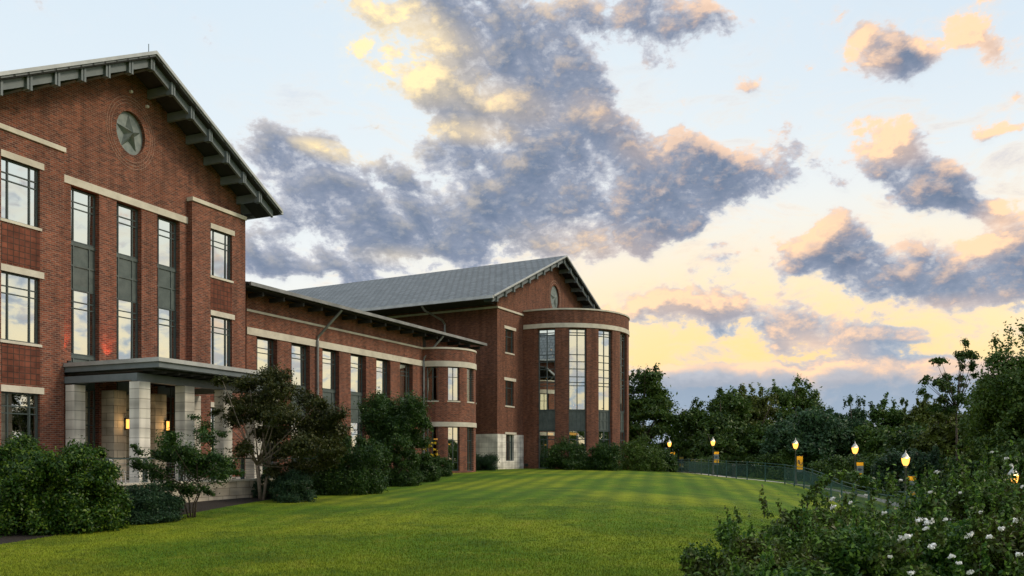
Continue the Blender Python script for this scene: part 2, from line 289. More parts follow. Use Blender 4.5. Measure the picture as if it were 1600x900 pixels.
def grassmat(name, blade=False):
    m, t, b = mat(name, .9, 0, .15)
    ge = t.nodes.new('ShaderNodeNewGeometry'); pos = ge.outputs['Position']
    n1 = nd(t, 'ShaderNodeTexNoise', i_Scale=.16, i_Detail=4.0); lk(t, pos, n1.inputs['Vector'])
    n2 = nd(t, 'ShaderNodeTexNoise', i_Scale=1.1, i_Detail=9.0, i_Roughness=.78); lk(t, pos, n2.inputs['Vector'])
    n4 = nd(t, 'ShaderNodeTexNoise', i_Scale=14.0, i_Detail=6.0, i_Roughness=.8); lk(t, pos, n4.inputs['Vector'])
    c = mixc(t, smooth(t, n1.outputs['Fac'], .40, .62), (.112,.215,.008), (.28,.335,.014))
    c = mixc(t, mth(t, 'MULTIPLY', smooth(t, n2.outputs['Fac'], .50, .68), .75), c, (.30,.29,.04))
    c = mixc(t, mth(t, 'MULTIPLY', smooth(t, n2.outputs['Fac'], .50, .30), .75), c, (.030,.085,.010))
    n5 = nd(t, 'ShaderNodeTexNoise', i_Scale=3.6, i_Detail=7.0, i_Roughness=.8); lk(t, pos, n5.inputs['Vector'])
    c = mixc(t, mth(t, 'MULTIPLY', smooth(t, n5.outputs['Fac'], .54, .66), .55), c, (.21,.15,.045))
    n6 = nd(t, 'ShaderNodeTexNoise', i_Scale=.45, i_Detail=5.0, i_Roughness=.7); lk(t, pos, n6.inputs['Vector'])
    c = mixc(t, mth(t, 'MULTIPLY', smooth(t, n6.outputs['Fac'], .50, .36), .5), c, (.035,.085,.010))
    # mowing lanes: wobbling bands that run up the lawn
    mp = nd(t, 'ShaderNodeMapping'); mp.inputs['Rotation'].default_value = (0, 0, R(10)); lk(t, pos, mp.inputs[0])
    wv_ = nd(t, 'ShaderNodeTexWave', i_Scale=.25, i_Distortion=1.3, i_Detail=4.0); wv_.inputs['Detail Scale'].default_value = .8; lk(t, mp.outputs[0], wv_.inputs['Vector'])
    sp_ = t.nodes.new('ShaderNodeSeparateXYZ'); lk(t, pos, sp_.inputs[0])
    lanes = mth(t, 'MULTIPLY', smooth(t, sp_.outputs[1], 14, 38), mth(t, 'MULTIPLY', wv_.outputs['Fac'], .5))
    c = mixc(t, lanes, c, (.035,.090,.012))
    c = mixc(t, mth(t, 'MULTIPLY', smooth(t, n4.outputs['Fac'], .42, .66), .65), c, (.03,.07,.008))
    if blade:
        c = mixc(t, .5, c, mixc(t, ge.outputs['Random Per Island'], (.03,.06,.006), (.26,.30,.035)))
    lk(t, c, b.inputs['Base Color'])
    if not blade:
        bpn = nd(t, 'ShaderNodeBump', i_Strength=.8, i_Distance=.06); lk(t, n4.outputs['Fac'], bpn.inputs['Height']); lk(t, bpn.outputs[0], b.inputs['Normal'])
    return m
M['lawn'] = grassmat('lawn'); M['blade'] = grassmat('grass_blade', True)
def leafmat(name, c1, c2, c3, trans=.25, scale=1.2):
    m = bpy.data.materials.new(name); m.use_nodes = True; t = m.node_tree; t.nodes.clear()
    ge = t.nodes.new('ShaderNodeNewGeometry')
    n = nd(t, 'ShaderNodeTexNoise', i_Scale=scale, i_Detail=3.0); lk(t, ge.outputs['Position'], n.inputs['Vector'])
    c = mixc(t, smooth(t, n.outputs['Fac'], .35, .65), c1, c2)
    c = mixc(t, smooth(t, ge.outputs['Random Per Island'], .55, 1.0), c, c3)
    df = nd(t, 'ShaderNodeBsdfPrincipled', i_Roughness=.42); df.inputs['Specular IOR Level'].default_value = .25; lk(t, c, df.inputs['Base Color'])
    tl = nd(t, 'ShaderNodeBsdfTranslucent'); lk(t, c, tl.inputs[0])
    mx = nd(t, 'ShaderNodeMixShader'); mx.inputs[0].default_value = trans; lk(t, df.outputs[0], mx.inputs[1]); lk(t, tl.outputs[0], mx.inputs[2])
    o = t.nodes.new('ShaderNodeOutputMaterial'); lk(t, mx.outputs[0], o.inputs[0]); return m
M['leaf_bright'] = leafmat('leaf_bright', (.016,.050,.008), (.036,.095,.010), (.13,.21,.02), scale=2.5)
M['leaf_mid'] = leafmat('leaf_mid', (.020,.055,.014), (.035,.085,.016), (.07,.13,.02), scale=2)
M['leaf_blue'] = leafmat('leaf_blue', (.020,.052,.028), (.032,.078,.036), (.055,.11,.04), scale=2)
M['leaf_olive'] = leafmat('leaf_olive', (.026,.038,.010), (.046,.060,.012), (.085,.085,.018), scale=1.5)
M['leaf_far'] = leafmat('leaf_far', (.032,.072,.018), (.062,.125,.022), (.11,.17,.028), scale=.35)
M['leaf_fargreen'] = leafmat('leaf_fargreen', (.042,.088,.016), (.075,.138,.022), (.12,.18,.026), scale=.35)
M['leaf_faryellow'] = leafmat('leaf_faryellow', (.060,.080,.018), (.095,.130,.022), (.15,.18,.03), scale=.35)
M['leaf_farblue'] = leafmat('leaf_farblue', (.026,.066,.030), (.045,.105,.042), (.075,.14,.05), scale=.35)
M['leaf_rose'] = leafmat('leaf_rose', (.036,.105,.016), (.072,.080,.018), (.17,.30,.04), scale=1.4)

# ------------------------------------------------------------------ mesh builder
class MB:
    def __init__(s): s.v = []; s.f = []
    def quad(s, a, b, c, d_): i = len(s.v); s.v += [a, b, c, d_]; s.f.append((i, i+1, i+2, i+3))
    def poly(s, pts): i = len(s.v); s.v += list(pts); s.f.append(tuple(range(i, i+len(pts))))
    def box(s, x0, x1, y0, y1, z0, z1):
        i = len(s.v)
        s.v += [(x0,y0,z0),(x1,y0,z0),(x1,y1,z0),(x0,y1,z0),(x0,y0,z1),(x1,y0,z1),(x1,y1,z1),(x0,y1,z1)]
        s.f += [(i,i+3,i+2,i+1),(i+4,i+5,i+6,i+7),(i,i+1,i+5,i+4),(i+1,i+2,i+6,i+5),(i+2,i+3,i+7,i+6),(i+3,i,i+4,i+7)]
        return s
    def wall(s, outer, holes, v0, v1, back=True, flip=False):
        """outer / holes: loops of (a, z); the sheet stands at v0 and is v1-v0 thick. flip: a runs along v, thickness along u."""
        pt = (lambda a, t, z: (t, a, z)) if flip else (lambda a, t, z: (a, t, z))
        loops = [outer]+holes
        flat = [p for l in loops for p in l]
        tris = tessellate_polygon([[Vector((p[0], p[1], 0)) for p in l] for l in loops])
        for t_ in ((v0, v1) if back else (v0,)):
            i = len(s.v); s.v += [pt(p[0], t_, p[1]) for p in flat]
            s.f += [tuple(i+k for k in tr_) for tr_ in tris]
        for l in loops:
            for k in range(len(l)):
                a, b = l[k], l[(k+1) % len(l)]
                s.quad(pt(a[0], v0, a[1]), pt(b[0], v0, b[1]), pt(b[0], v1, b[1]), pt(a[0], v1, a[1]))
        return s
    def tube(s, pts, radii, n=8, cap=True):
        rings = []
        pts = [Vector(p) for p in pts]
        for k, p in enumerate(pts):
            d_ = (pts[min(k+1, len(pts)-1)]-pts[max(k-1, 0)]).normalized()
            up = Vector((0, 0, 1)) if abs(d_.z) < .9 else Vector((1, 0, 0))
            a = d_.cross(up).normalized(); b = d_.cross(a)
            r = radii[k] if hasattr(radii, '__len__') else radii
            i = len(s.v); s.v += [tuple(p+a*math.cos(2*PI*j/n)*r+b*math.sin(2*PI*j/n)*r) for j in range(n)]; rings.append(i)
        for r0, r1 in zip(rings, rings[1:]):
            s.f += [(r0+j, r0+(j+1) % n, r1+(j+1) % n, r1+j) for j in range(n)]
        if cap: s.f += [tuple(rings[0]+j for j in range(n)), tuple(rings[-1]+j for j in reversed(range(n)))]
        return s
    def lathe(s, prof, n=16, c=(0, 0, 0)):
        rings = []
        for r, z in prof:
            i = len(s.v); s.v += [(c[0]+r*math.cos(2*PI*j/n), c[1]+r*math.sin(2*PI*j/n), c[2]+z) for j in range(n)]; rings.append(i)
        for r0, r1 in zip(rings, rings[1:]): s.f += [(r0+j, r0+(j+1) % n, r1+(j+1) % n, r1+j) for j in range(n)]
        s.f += [tuple(rings[0]+j for j in reversed(range(n))), tuple(rings[-1]+j for j in range(n))]
        return s
    def arc(s, uc, vc, r0, r1, a0, a1, z0, z1, step=3.0):
        """curved slab, angles in degrees from the outward normal -v; r0 outer, r1 inner"""
        n = max(1, int(round((a1-a0)/step))); P = []
        for k in range(n+1):
            a = R(a0+(a1-a0)*k/n); P.append((math.sin(a), -math.cos(a)))
        for k in range(n):
            (sa, ca), (sb, cb_) = P[k], P[k+1]
            o0 = (uc+sa*r0, vc+ca*r0); o1 = (uc+sb*r0, vc+cb_*r0); i0 = (uc+sa*r1, vc+ca*r1); i1 = (uc+sb*r1, vc+cb_*r1)
            s.quad((*o0, z0), (*o1, z0), (*o1, z1), (*o0, z1)); s.quad((*i1, z0), (*i0, z0), (*i0, z1), (*i1, z1))
            s.quad((*o0, z1), (*o1, z1), (*i1, z1), (*i0, z1)); s.quad((*o1, z0), (*o0, z0), (*i0, z0), (*i1, z0))
            if k == 0: s.quad((*i0, z0), (*o0, z0), (*o0, z1), (*i0, z1))
            if k == n-1: s.quad((*o1, z0), (*i1, z0), (*i1, z1), (*o1, z1))
        return s
    def build(s, name, material, parent=None, loc=(0, 0, 0), fix=True, arcuv=None, slopeuv=False, smooth_=False):
        me = bpy.data.meshes.new(name); me.from_pydata([tuple(v) for v in s.v], [], s.f)
        if fix:
            import bmesh
            bm = bmesh.new(); bm.from_mesh(me)
            if arcuv is None: bmesh.ops.remove_doubles(bm, verts=bm.verts, dist=1e-5)
            bmesh.ops.recalc_face_normals(bm, faces=bm.faces); bm.to_mesh(me); bm.free()
        uvl = me.uv_layers.new(name='UVMap').data
        for p in me.polygons:
            nx, ny, nz = p.normal
            if slopeuv:      # roof planes: u along the ridge (local y), v down the slope
                for li in p.loop_indices:
                    c = me.vertices[me.loops[li].vertex_index].co; uvl[li].uv = (c.y, math.hypot(c.x, c.z))
                continue
            if arcuv and abs(nz) < .5:
                rr = arcuv[2]
                for li in p.loop_indices:
                    c = me.vertices[me.loops[li].vertex_index].co
                    if abs(math.hypot(c.x-arcuv[0], c.y-arcuv[1])-rr) < 1.2 and c.y < arcuv[1]+.01: uvl[li].uv = (math.atan2(c.x-arcuv[0], arcuv[1]-c.y)*rr, c.z)
                    else: uvl[li].uv = (c.x+c.y, c.z)
                continue
            for li in p.loop_indices:
                c = me.vertices[me.loops[li].vertex_index].co
                if abs(nz) > .8: uvl[li].uv = (c.x, c.y)
                else:
                    l = math.hypot(nx, ny) or 1; uvl[li].uv = ((-ny*c.x+nx*c.y)/l, c.z)
        if smooth_: me.shade_smooth()
        me.materials.append(M[material] if isinstance(material, str) else material)
        o = bpy.data.objects.new(name, me); COL.objects.link(o); o.location = loc
        if parent: o.parent = parent
        return o
def tag(o, label=None, cat=None, group=None, kind=None):
    for k, v in (('label', label), ('category', cat), ('group', group), ('kind', kind)):
        if v: o[k] = v
    return o
def empty(name, loc, rz=0, **kw):
    o = bpy.data.objects.new(name, None); COL.objects.link(o); o.location = loc; o.rotation_euler = (0, 0, rz); o.empty_display_size = .3
    return tag(o, **kw)
class Block:
    """a building whose parts are written in its frame's (u, v, z)"""
    def __init__(s, fr, name, u, v, z, **kw):
        s.fr = fr; s.root = empty(name, fr.w(u, v, z), fr.rot, **kw); s.off = Vector((-u, -v, -z))
    def part(s, mb, name, material, **kw):
        return mb.build(name, material, s.root, loc=s.off, **kw)
def frame_bars(mb, x0, x1, z0, z1, y, w=.05, dp=.09, verts=(), horis=()):
    mb.box(x0, x0+w, y, y+dp, z0, z1); mb.box(x1-w, x1, y, y+dp, z0, z1)
    mb.box(x0+w, x1-w, y, y+dp, z1-w, z1); mb.box(x0+w, x1-w, y, y+dp, z0, z0+w)
    for q in verts: mb.box(q-w*.45, q+w*.45, y+.004, y+dp-.004, z0+w, z1-w)
    for q in horis: mb.box(x0+w, x1-w, y+.012, y+dp-.012, q-w*.38, q+w*.38)
def window(B, u0, u1, z0, z1, v, verts=(), horis=(), w=.055, name='window'):
    mb = MB(); frame_bars(mb, u0, u1, z0, z1, v, w, .09, verts, horis)
    win = B.part(mb, name, 'metal')
    tilt = random.uniform(-.016, .016)
    p = MB(); y = v+.05
    p.quad((u0+.02, y, z0+.02), (u1-.02, y, z0+.02), (u1-.02, y+tilt, z1-.02), (u0+.02, y+tilt, z1-.02))
    p.build('pane', 'glass', win, fix=False)
    return win
def triple(u0, u1): w = u1-u0; return (u0+w*.215, u0+w*.785)
def heads(z1): return (z1-.50, z1-.76)
def rect(u0, u1, z0, z1): return [(u0, z0), (u1, z0), (u1, z1), (u0, z1)]

# ------------------------------------------------------------------ near gabled block
A = Block(FN, 'gabled_hall', 25.5, 28.5, FLOOR, label='tall red brick hall with star medallion gable and columned entrance canopy, nearest', cat='building')
CU, PK, SL = 25.5, 16.74, .555
VB, VC = 28.5, 28.8
def roofz(u): return PK-SL*abs(u-CU)
OPN = [(22.83, 24.11), (24.95, 26.23), (27.08, 28.36)]
circ = lambda cu, cz, rx, rz, n=40: [(cu+rx*math.cos(2*PI*k/n), cz+rz*math.sin(2*PI*k/n)) for k in range(n)]
MCU, MCZ = 25.68, 13.68
# central wall with gable top, tall openings and medallion hole
out = [(18.75, 11.8), (22.3, 11.8), (22.3, -2.2), (28.8, -2.2), (28.8, 11.8), (32.28, 11.8), (32.28, roofz(32.28)-.28), (CU, PK-.28), (18.75, roofz(18.75)-.28)]
A.part(MB().wall(out, [rect(a, b, FLOOR, 10.65) for a, b in OPN]+[circ(MCU, MCZ, .74, .90)], VC, VC+.5), 'wall', 'brick')
for (a, b, wa, wb) in ((18.75, 22.3, 19.79, 21.28), (28.8, 32.28, 29.95, 31.35)):
    A.part(MB().wall([(a, -2.4), (b, -2.4), (b, 11.68), (a, 11.68)], [rect(wa, wb, 8.52, 10.72), rect(wa, wb, 4.2, 6.66), rect(wa, wb, -.1, 2.36)], VB, VB+.4), 'bay_wall', 'brick')
    A.part(MB().box(a-.03, b+.03, VB-.07, VC+.02, 11.683, 11.86), 'coping', 'stone')
    for z0, z1 in ((8.52, 10.72), (4.2, 6.66), (-.1, 2.36)):
        window(A, wa, wb, z0, z1, VB+.11, triple(wa, wb), heads(z1))
        A.part(MB().box(wa-.02, wb+.16, VB-.03, VB+.105, z1+.002, z1+.24), 'lintel', 'stone')
        A.part(MB().box(wa-.06, wb+.06, VB-.05, VB+.105, z0-.1, z0-.002), 'sill', 'stone')
    for z0, z1 in ((6.98, 8.36), (2.68, 4.05)): A.part(MB().box(wa, wb, VB-.012, VB+.05, z0, z1), 'brick_panel', 'brick_panel')
A.part(MB().box(22.303, 28.797, VC-.05, VC+.24, 10.652, 10.95), 'band', 'stone')
for a, b in OPN:
    y = VC+.22
    window(A, a, b, 8.50, 10.60, y, triple(a, b), heads(10.6))
    window(A, a, b, 4.06, 6.66, y, triple(a, b), heads(6.66))
    window(A, a, b, FLOOR, 2.75, y, triple(a, b), (1.3, 2.0), name='glazed_door' if a > 24 and a < 26 else 'window')
    for z0, z1 in ((6.665, 8.495), (2.755, 4.055)):
        mb = MB().box(a, b, y+.03, y+.1, z0, z1)
        for q in triple(a, b): mb.box(q-.03, q+.03, y-.01, y+.028, z0, z1)
        mb.box(a, b, y-.014, y+.026, z1-.13, z1-.003); mb.box(a, b, y-.006, y+.022, (z0+z1)/2-.03, (z0+z1)/2+.03)
        A.part(mb, 'spandrel', 'panel')
# sides, back, floors (interiors stay dark)
dpt = 54
A.part(MB().wall([(VC+.503, -2.4), (dpt, -2.4), (dpt, roofz(32.28)-.28), (VC+.503, roofz(32.28)-.28)], [], 32.28, 31.9, flip=True), 'side_wall', 'brick')
A.part(MB().wall([(VC+.503, -2.4), (dpt, -2.4), (dpt, roofz(18.75)-.28), (VC+.503, roofz(18.75)-.28)], [], 18.75, 19.1, flip=True), 'side_wall', 'brick')
A.part(MB().wall([(18.75, -2.4), (32.28, -2.4), (32.28, roofz(32.28)-.28), (CU, PK-.28), (18.75, roofz(18.75)-.28)], [], dpt, dpt+.4), 'back_wall', 'brick')
mb = MB()
for z in (3.2, 7.5): mb.box(19.2, 31.8, VC+.6, dpt-.1, z, z+.3)
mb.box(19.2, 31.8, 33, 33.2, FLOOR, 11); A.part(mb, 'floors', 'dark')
# roof: two slabs
def gable_roof(B, cu, pk, sl, half, v0, v1, th=.2):
    rl = []
    for sgn in (-1, 1):
        e = cu+sgn*half; zt = pk-sl*half; mb = MB()
        a = [(cu, pk), (e, zt), (e, zt-th), (cu, pk-th)]
        i = len(mb.v); mb.v += [(p[0], v, p[1]) for v in (v0, v1) for p in a]
        mb.f += [(0, 1, 2, 3), (4, 7, 6, 5), (0, 4, 5, 1), (1, 5, 6, 2), (2, 6, 7, 3)]
        rl.append(B.part(mb, 'roof', 'roof', slopeuv=True))
    return rl
def bar_along(cu, pk, sl, sgn, d0, d1, off, v0, v1, th):
    """a board parallel to one gable slope"""
    mb = MB(); x0, x1 = cu+sgn*d0, cu+sgn*d1; z0, z1 = pk-sl*d0-off, pk-sl*d1-off
    mb.v = [(x0, v0, z0), (x1, v0, z1), (x1, v0, z1-th), (x0, v0, z0-th), (x0, v1, z0), (x1, v1, z1), (x1, v1, z1-th), (x0, v1, z0-th)]
    mb.f = [(0, 1, 2, 3), (4, 7, 6, 5), (0, 4, 5, 1), (1, 5, 6, 2), (2, 6, 7, 3), (3, 7, 4, 0)]
    return mb
def verge(B, cu, pk, sl, half, vf, vwall, step, n, scale=1.0, rm='fascia'):
    for sgn in (-1, 1):
        B.part(bar_along(cu, pk, sl, sgn, 0, half+.02, -.02, vf-.06, vf-.003, .14*scale), 'barge_board', rm)
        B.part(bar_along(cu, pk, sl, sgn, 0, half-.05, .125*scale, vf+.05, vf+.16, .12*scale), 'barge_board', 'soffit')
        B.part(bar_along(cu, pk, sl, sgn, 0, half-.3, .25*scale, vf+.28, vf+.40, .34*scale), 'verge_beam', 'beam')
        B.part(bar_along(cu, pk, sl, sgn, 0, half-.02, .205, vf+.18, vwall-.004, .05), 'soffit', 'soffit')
    for k in range(-n, n+1):
        u = cu+k*step; z = pk-sl*abs(k)*step-.30*scale
        mb = MB().box(u-.07*scale, u+.07*scale, vf+.46, vwall-.004, z-.36*scale, z)
        mb.box(u-.105*scale, u-.02*scale, vf+.16, vf+.455, z-.44*scale, z+.08); mb.box(u+.02*scale, u+.105*scale, vf+.16, vf+.455, z-.44*scale, z+.08)
        B.part(mb, 'bracket', 'beam')
gable_roof(A, CU, PK, SL, 7.9, 27.2, dpt+1.3)
verge(A, CU, PK, SL, 7.9, 27.2, VC, 1.09, 6)
for sgn in (-1, 1):
    e = CU+sgn*7.9; z = PK-SL*7.9
    A.part(MB().box(min(e, e+sgn*.14), max(e, e+sgn*.14), 27.2, dpt+1.3, z-.2, z-.02), 'gutter', 'fascia')
A.part(MB().tube([(CU, 27.6, PK), (CU, 27.6, PK+.38)], .015, 6), 'lightning_rod', 'metal')
# medallion: disc, star, rings
mb = MB(); mb.poly([(p[0], VC+.16, p[1]) for p in circ(MCU, MCZ, .76, .92)]); med = A.part(mb, 'medallion', 'disc')
def star_mesh(cu, cz, rx, rz, v, dp):
    mb = MB(); pts = []
    for k in range(10):
        a = PI/2+k*PI/5; q = 1.0 if k % 2 == 0 else .38
        pts.append((cu+math.cos(a)*rx*q, v, cz+math.sin(a)*rz*q))
    c = (cu, v-dp, cz)
    for k in range(10): mb.poly([pts[k], pts[(k+1) % 10], c])
    return mb
star_mesh(MCU, MCZ, .66, .82, VC+.158, .30).build('star', 'disc', med, fix=False)
for q in (1.24, 1.38, 1.52):
    mb = MB(); n = 48
    for k in range(n):
        a, b = 2*PI*k/n, 2*PI*(k+1)/n
        P = [(MCU+math.cos(x)*.80*rr, MCZ+math.sin(x)*.97*rr) for x, rr in ((a, q), (b, q), (b, q+.035), (a, q+.035))]
        mb.quad(*[(p[0], VC-.014, p[1]) for p in P])
        mb.quad((P[2][0], VC-.014, P[2][1]), (P[3][0], VC-.014, P[3][1]), (P[3][0], VC+.01, P[3][1]), (P[2][0], VC+.01, P[2][1]))
    A.part(mb, 'ring', 'ring')
for du, dz in ((-.05, 1.72), (.80, 1.42)): A.part(MB().box(MCU+du-.05, MCU+du+.05, VC-.12, VC-.002, MCZ+dz-.05, MCZ+dz+.05), 'floodlight', 'white')
# entrance canopy
cn = A.part(MB().box(22.26, 28.8, 23.6, VC-.01, 3.47, 3.62), 'canopy', 'fascia')
MB().box(22.34, 28.72, 23.68, VC-.012, 3.27, 3.467).build('canopy_edge', 'beam', cn)
mb = MB().box(22.5, 28.6, 24.1, VC-.014, 3.19, 3.267)
for k in range(9): mb.box(22.9+k*.66, 23.0+k*.66, 24.0, VC-.015, 3.1, 3.188)
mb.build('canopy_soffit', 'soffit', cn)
MB().box(22.3, 29.0, 24.72, 25.0, 2.80, 3.098).build('beam', 'beam', cn)
for u in (22.42, 28.62): MB().box(u-.12, u+.12, 25.002, VB-.01, 2.84, 3.096).build('beam', 'beam', cn)
def column(u, v, s=.25, z1=2.79, m='ashlar_col'):
    A.part(MB().box(u-s, u+s, v-s, v+s, -1.9, z1), 'column', m)
for u in (22.57, 24.75, 26.85, 28.7): column(u, 24.87)
for u in (22.56, 28.55): column(u, 28.22, .24, 2.78)
for u in (24.55, 26.65):
    A.part(MB().box(u-.33, u+.27, 28.1, VC-.003, FLOOR-.2, 2.72), 'column', 'ashlar_wall')
    sc = A.part(MB().box(u+.16, u+.25, 27.99, 28.097, 1.12, 1.62), 'sconce', 'black')
    MB().box(u+.16, u+.25, 27.91, 27.988, 1.18, 1.56).build('sconce_glass', 'sconce', sc)
    l = bpy.data.lights.new('sconce_light', 'POINT'); l.energy = 6; l.color = (1, .6, .25); l.shadow_soft_size = .06
    lo = bpy.data.objects.new('sconce_light', l); COL.objects.link(lo); lo.parent = A.root; lo.location = Vector((u+.2, 27.8, 1.4))+A.off
# small red uplights standing on the canopy against the brick piers
for u in (22.42, 24.5):
    fx = A.part(MB().box(u-.06, u+.06, 28.36 if u < 23 else 28.52, 28.44 if u < 23 else 28.6, 3.623, 3.72), 'uplight', 'black')
    l = bpy.data.lights.new('uplight_lamp', 'SPOT'); l.energy = 110; l.color = (1, .13, .04); l.spot_size = R(60); l.spot_blend = .8; l.shadow_soft_size = .03
    lo = bpy.data.objects.new('uplight_lamp', l); COL.objects.link(lo); lo.parent = A.root
    lo.location = Vector((u, VC-.3, 3.75))+A.off; lo.rotation_euler = Vector((0, -.14, -1)).to_track_quat('Z', 'Y').to_euler()

# ------------------------------------------------------------------ terrace in front of the entrance
T = Block(FN, 'terrace', 24, 23.3, FLOOR, label='pale stone terrace platform under the entrance canopy', cat='terrace')
T.part(MB().box(16.5, 31.5, 23.3, 23.6, -2.6, FLOOR-.002), 'retaining_wall', 'ashlar_wall')
T.part(MB().box(16.5, 16.8, 23.6, 28.45, -2.6, FLOOR-.002), 'end_wall', 'ashlar_wall')
T.part(MB().box(31.2, 31.5, 23.6, 28.45, -2.6, FLOOR-.002), 'end_wall', 'ashlar_wall')
T.part(MB().box(16.45, 31.55, 23.24, 23.7, FLOOR, FLOOR+.07), 'coping', 'stone')
T.part(MB().box(16.8, 31.2, 23.702, 28.3, FLOOR-.15, FLOOR+.01), 'deck', 'concrete')
RL = Block(FN, 'terrace_railing', 24, 23.45, FLOOR, label='teal metal guard railing along the edge of the entrance terrace', cat='railing')
RL.part(MB().box(18.2, 31.4, 23.41, 23.49, -.06, -.01), 'top_rail', 'metal')
for k in range(9):
    u = 18.25+k*1.63; mb = MB().box(u-.09, u-.03, 23.42, 23.48, FLOOR+.072, -.062); mb.box(u+.03, u+.09, 23.42, 23.48, FLOOR+.072, -.062); RL.part(mb, 'post', 'metal')
mb = MB()
for k in range(7): z = FLOOR+.17+k*.095; mb.tube([(18.2, 23.45, z), (31.4, 23.45, z)], .006, 5)
RL.part(mb, 'cable', 'pipe')

# ------------------------------------------------------------------ linking wing with a round bay at its end
B = Block(FW, 'linking_wing', 43, 31.2, FLOOR, label='two storey red brick wing with row of tall windows and small round corner bay', cat='building')
VW = 31.2
WO = [(33.14+2.665*k, 34.70+2.665*k) for k in range(6)]
B.part(MB().wall([(32.4, -2.4), (49.3, -2.4), (49.3, 8.6), (32.4, 8.6)], [rect(a, b, FLOOR, 6.36) for a, b in WO], VW, VW+.5), 'wall', 'brick')
B.part(MB().box(32.41, 49.29, VW-.05, VW+.26, 6.363, 6.74), 'band', 'stone')
B.part(MB().box(32.41, 49.29, VW-.04, VW-.003, 7.56, 7.68), 'thin_band', 'stone')
for a, b in WO:
    y = VW+.28
    window(B, a, b, 4.02, 6.32, y, triple(a, b), heads(6.32))
    window(B, a, b, FLOOR, 2.2, y, triple(a, b), heads(2.2))
    mb = MB().box(a, b, y+.03, y+.1, 2.205, 4.015)
    for q in triple(a, b): mb.box(q-.03, q+.03, y-.01, y+.028, 2.205, 4.015)
    mb.box(a, b, y-.016, y+.026, 3.86, 4.012); mb.box(a, b, y-.006, y+.024, 3.0, 3.06)
    B.part(mb, 'spandrel', 'panel')
# round bay
DU, DV, DR = 51.8, 31.2, 2.5
WA = [(-84.5, -64), (-48.5, -28.5), (-12.5, 7.5), (23.5, 43.5), (59.5, 79.5)]
def drum(Bk, uc, vc, r, wins, zt, levels, name, m, th=.4, full=(-90, 90)):
    """levels: list of (z0, z1) window bands; solid between them"""
    mb = MB(); zs = [levels[0][0]-1.6]
    zc = levels[0][0]-1.6
    for z0, z1 in levels:
        if z0 > zc+.001: mb.arc(uc, vc, r, r-th, full[0], full[1], zc, z0)
        ang = full[0]
        for a0, a1 in wins:
            mb.arc(uc, vc, r, r-th, ang, a0, z0, z1); ang = a1
        mb.arc(uc, vc, r, r-th, ang, full[1], z0, z1)
        zc = z1
    mb.arc(uc, vc, r, r-th, full[0], full[1], zc, zt)
    return Bk.part(mb, name, m, arcuv=(uc, vc, r))
drum(B, DU, DV, DR, WA, 7.55, [(FLOOR, 2.15), (3.95, 6.33)], 'round_bay_wall', 'brick')
for z0, z1, e in ((6.333, 6.72, .05), (2.16, 2.48, .05), (7.553, 7.68, .05)): B.part(MB().arc(DU, DV, DR+e, DR-.05 if z0 < 7 else DR-.4, -90, 90, z0, z1), 'curved_band', 'stone')
def curved_window(Bk, uc, vc, r, a0, a1, z0, z1, nv, horis, inset=.16, w=.05, sill=None):
    am = (a0+a1)/2; rr = r-inset; half = rr*math.sin(R((a1-a0)/2)); y = -rr*math.cos(R((a1-a0)/2))
    mb = MB(); frame_bars(mb, -half, half, z0, z1, y, w, .08, [(-half+2*half*(k+1)/(nv+1)) for k in range(nv)], horis)
    ca, sa = math.cos(R(am)), math.sin(R(am))
    rotp = lambda p: (uc+p[0]*ca-p[1]*sa, vc+p[0]*sa+p[1]*ca, p[2])
    mb.v = [rotp(p) for p in mb.v]; win = Bk.part(mb, 'window', 'metal')
    p = MB(); t_ = random.uniform(-.008, .008); p.v = [rotp(q) for q in ((-half, y+.04, z0), (half, y+.04, z0), (half, y+.04+t_, z1), (-half, y+.04+t_, z1))]; p.f = [(0, 1, 2, 3)]
    p.build('pane', 'glass', win, fix=False)
    if sill: Bk.part(MB().arc(uc, vc, r+.04, r-inset, a0-1, a1+1, z0-.09, z0-.002), 'sill', 'stone')
for a0, a1 in WA:
    curved_window(B, DU, DV, DR, a0, a1, 3.96, 6.32, 1, (5.62,), sill=True)
    curved_window(B, DU, DV, DR, a0, a1, FLOOR+.01, 2.15, 1, (1.2, -.35))
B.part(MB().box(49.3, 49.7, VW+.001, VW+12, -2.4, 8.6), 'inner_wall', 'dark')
B.part(MB().box(53.9, 54.3, VW+.001, 46, -2.4, 8.9), 'end_wall', 'brick')
mb = MB(); n = 30      # bay ceiling and floor slabs
for z in (2.2, 7.3): mb.arc(DU, DV, DR-.42, .05, -90, 90, z, z+.2, 10)
B.part(mb, 'floors', 'dark')
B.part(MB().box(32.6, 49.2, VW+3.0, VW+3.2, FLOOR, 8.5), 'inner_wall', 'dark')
mb = MB().box(32.6, 49.2, VW+.52, VW+3, 2.9, 3.2); mb.box(32.6, 49.2, VW+.52, VW+3, 6.8, 7.0); B.part(mb, 'floors', 'dark')
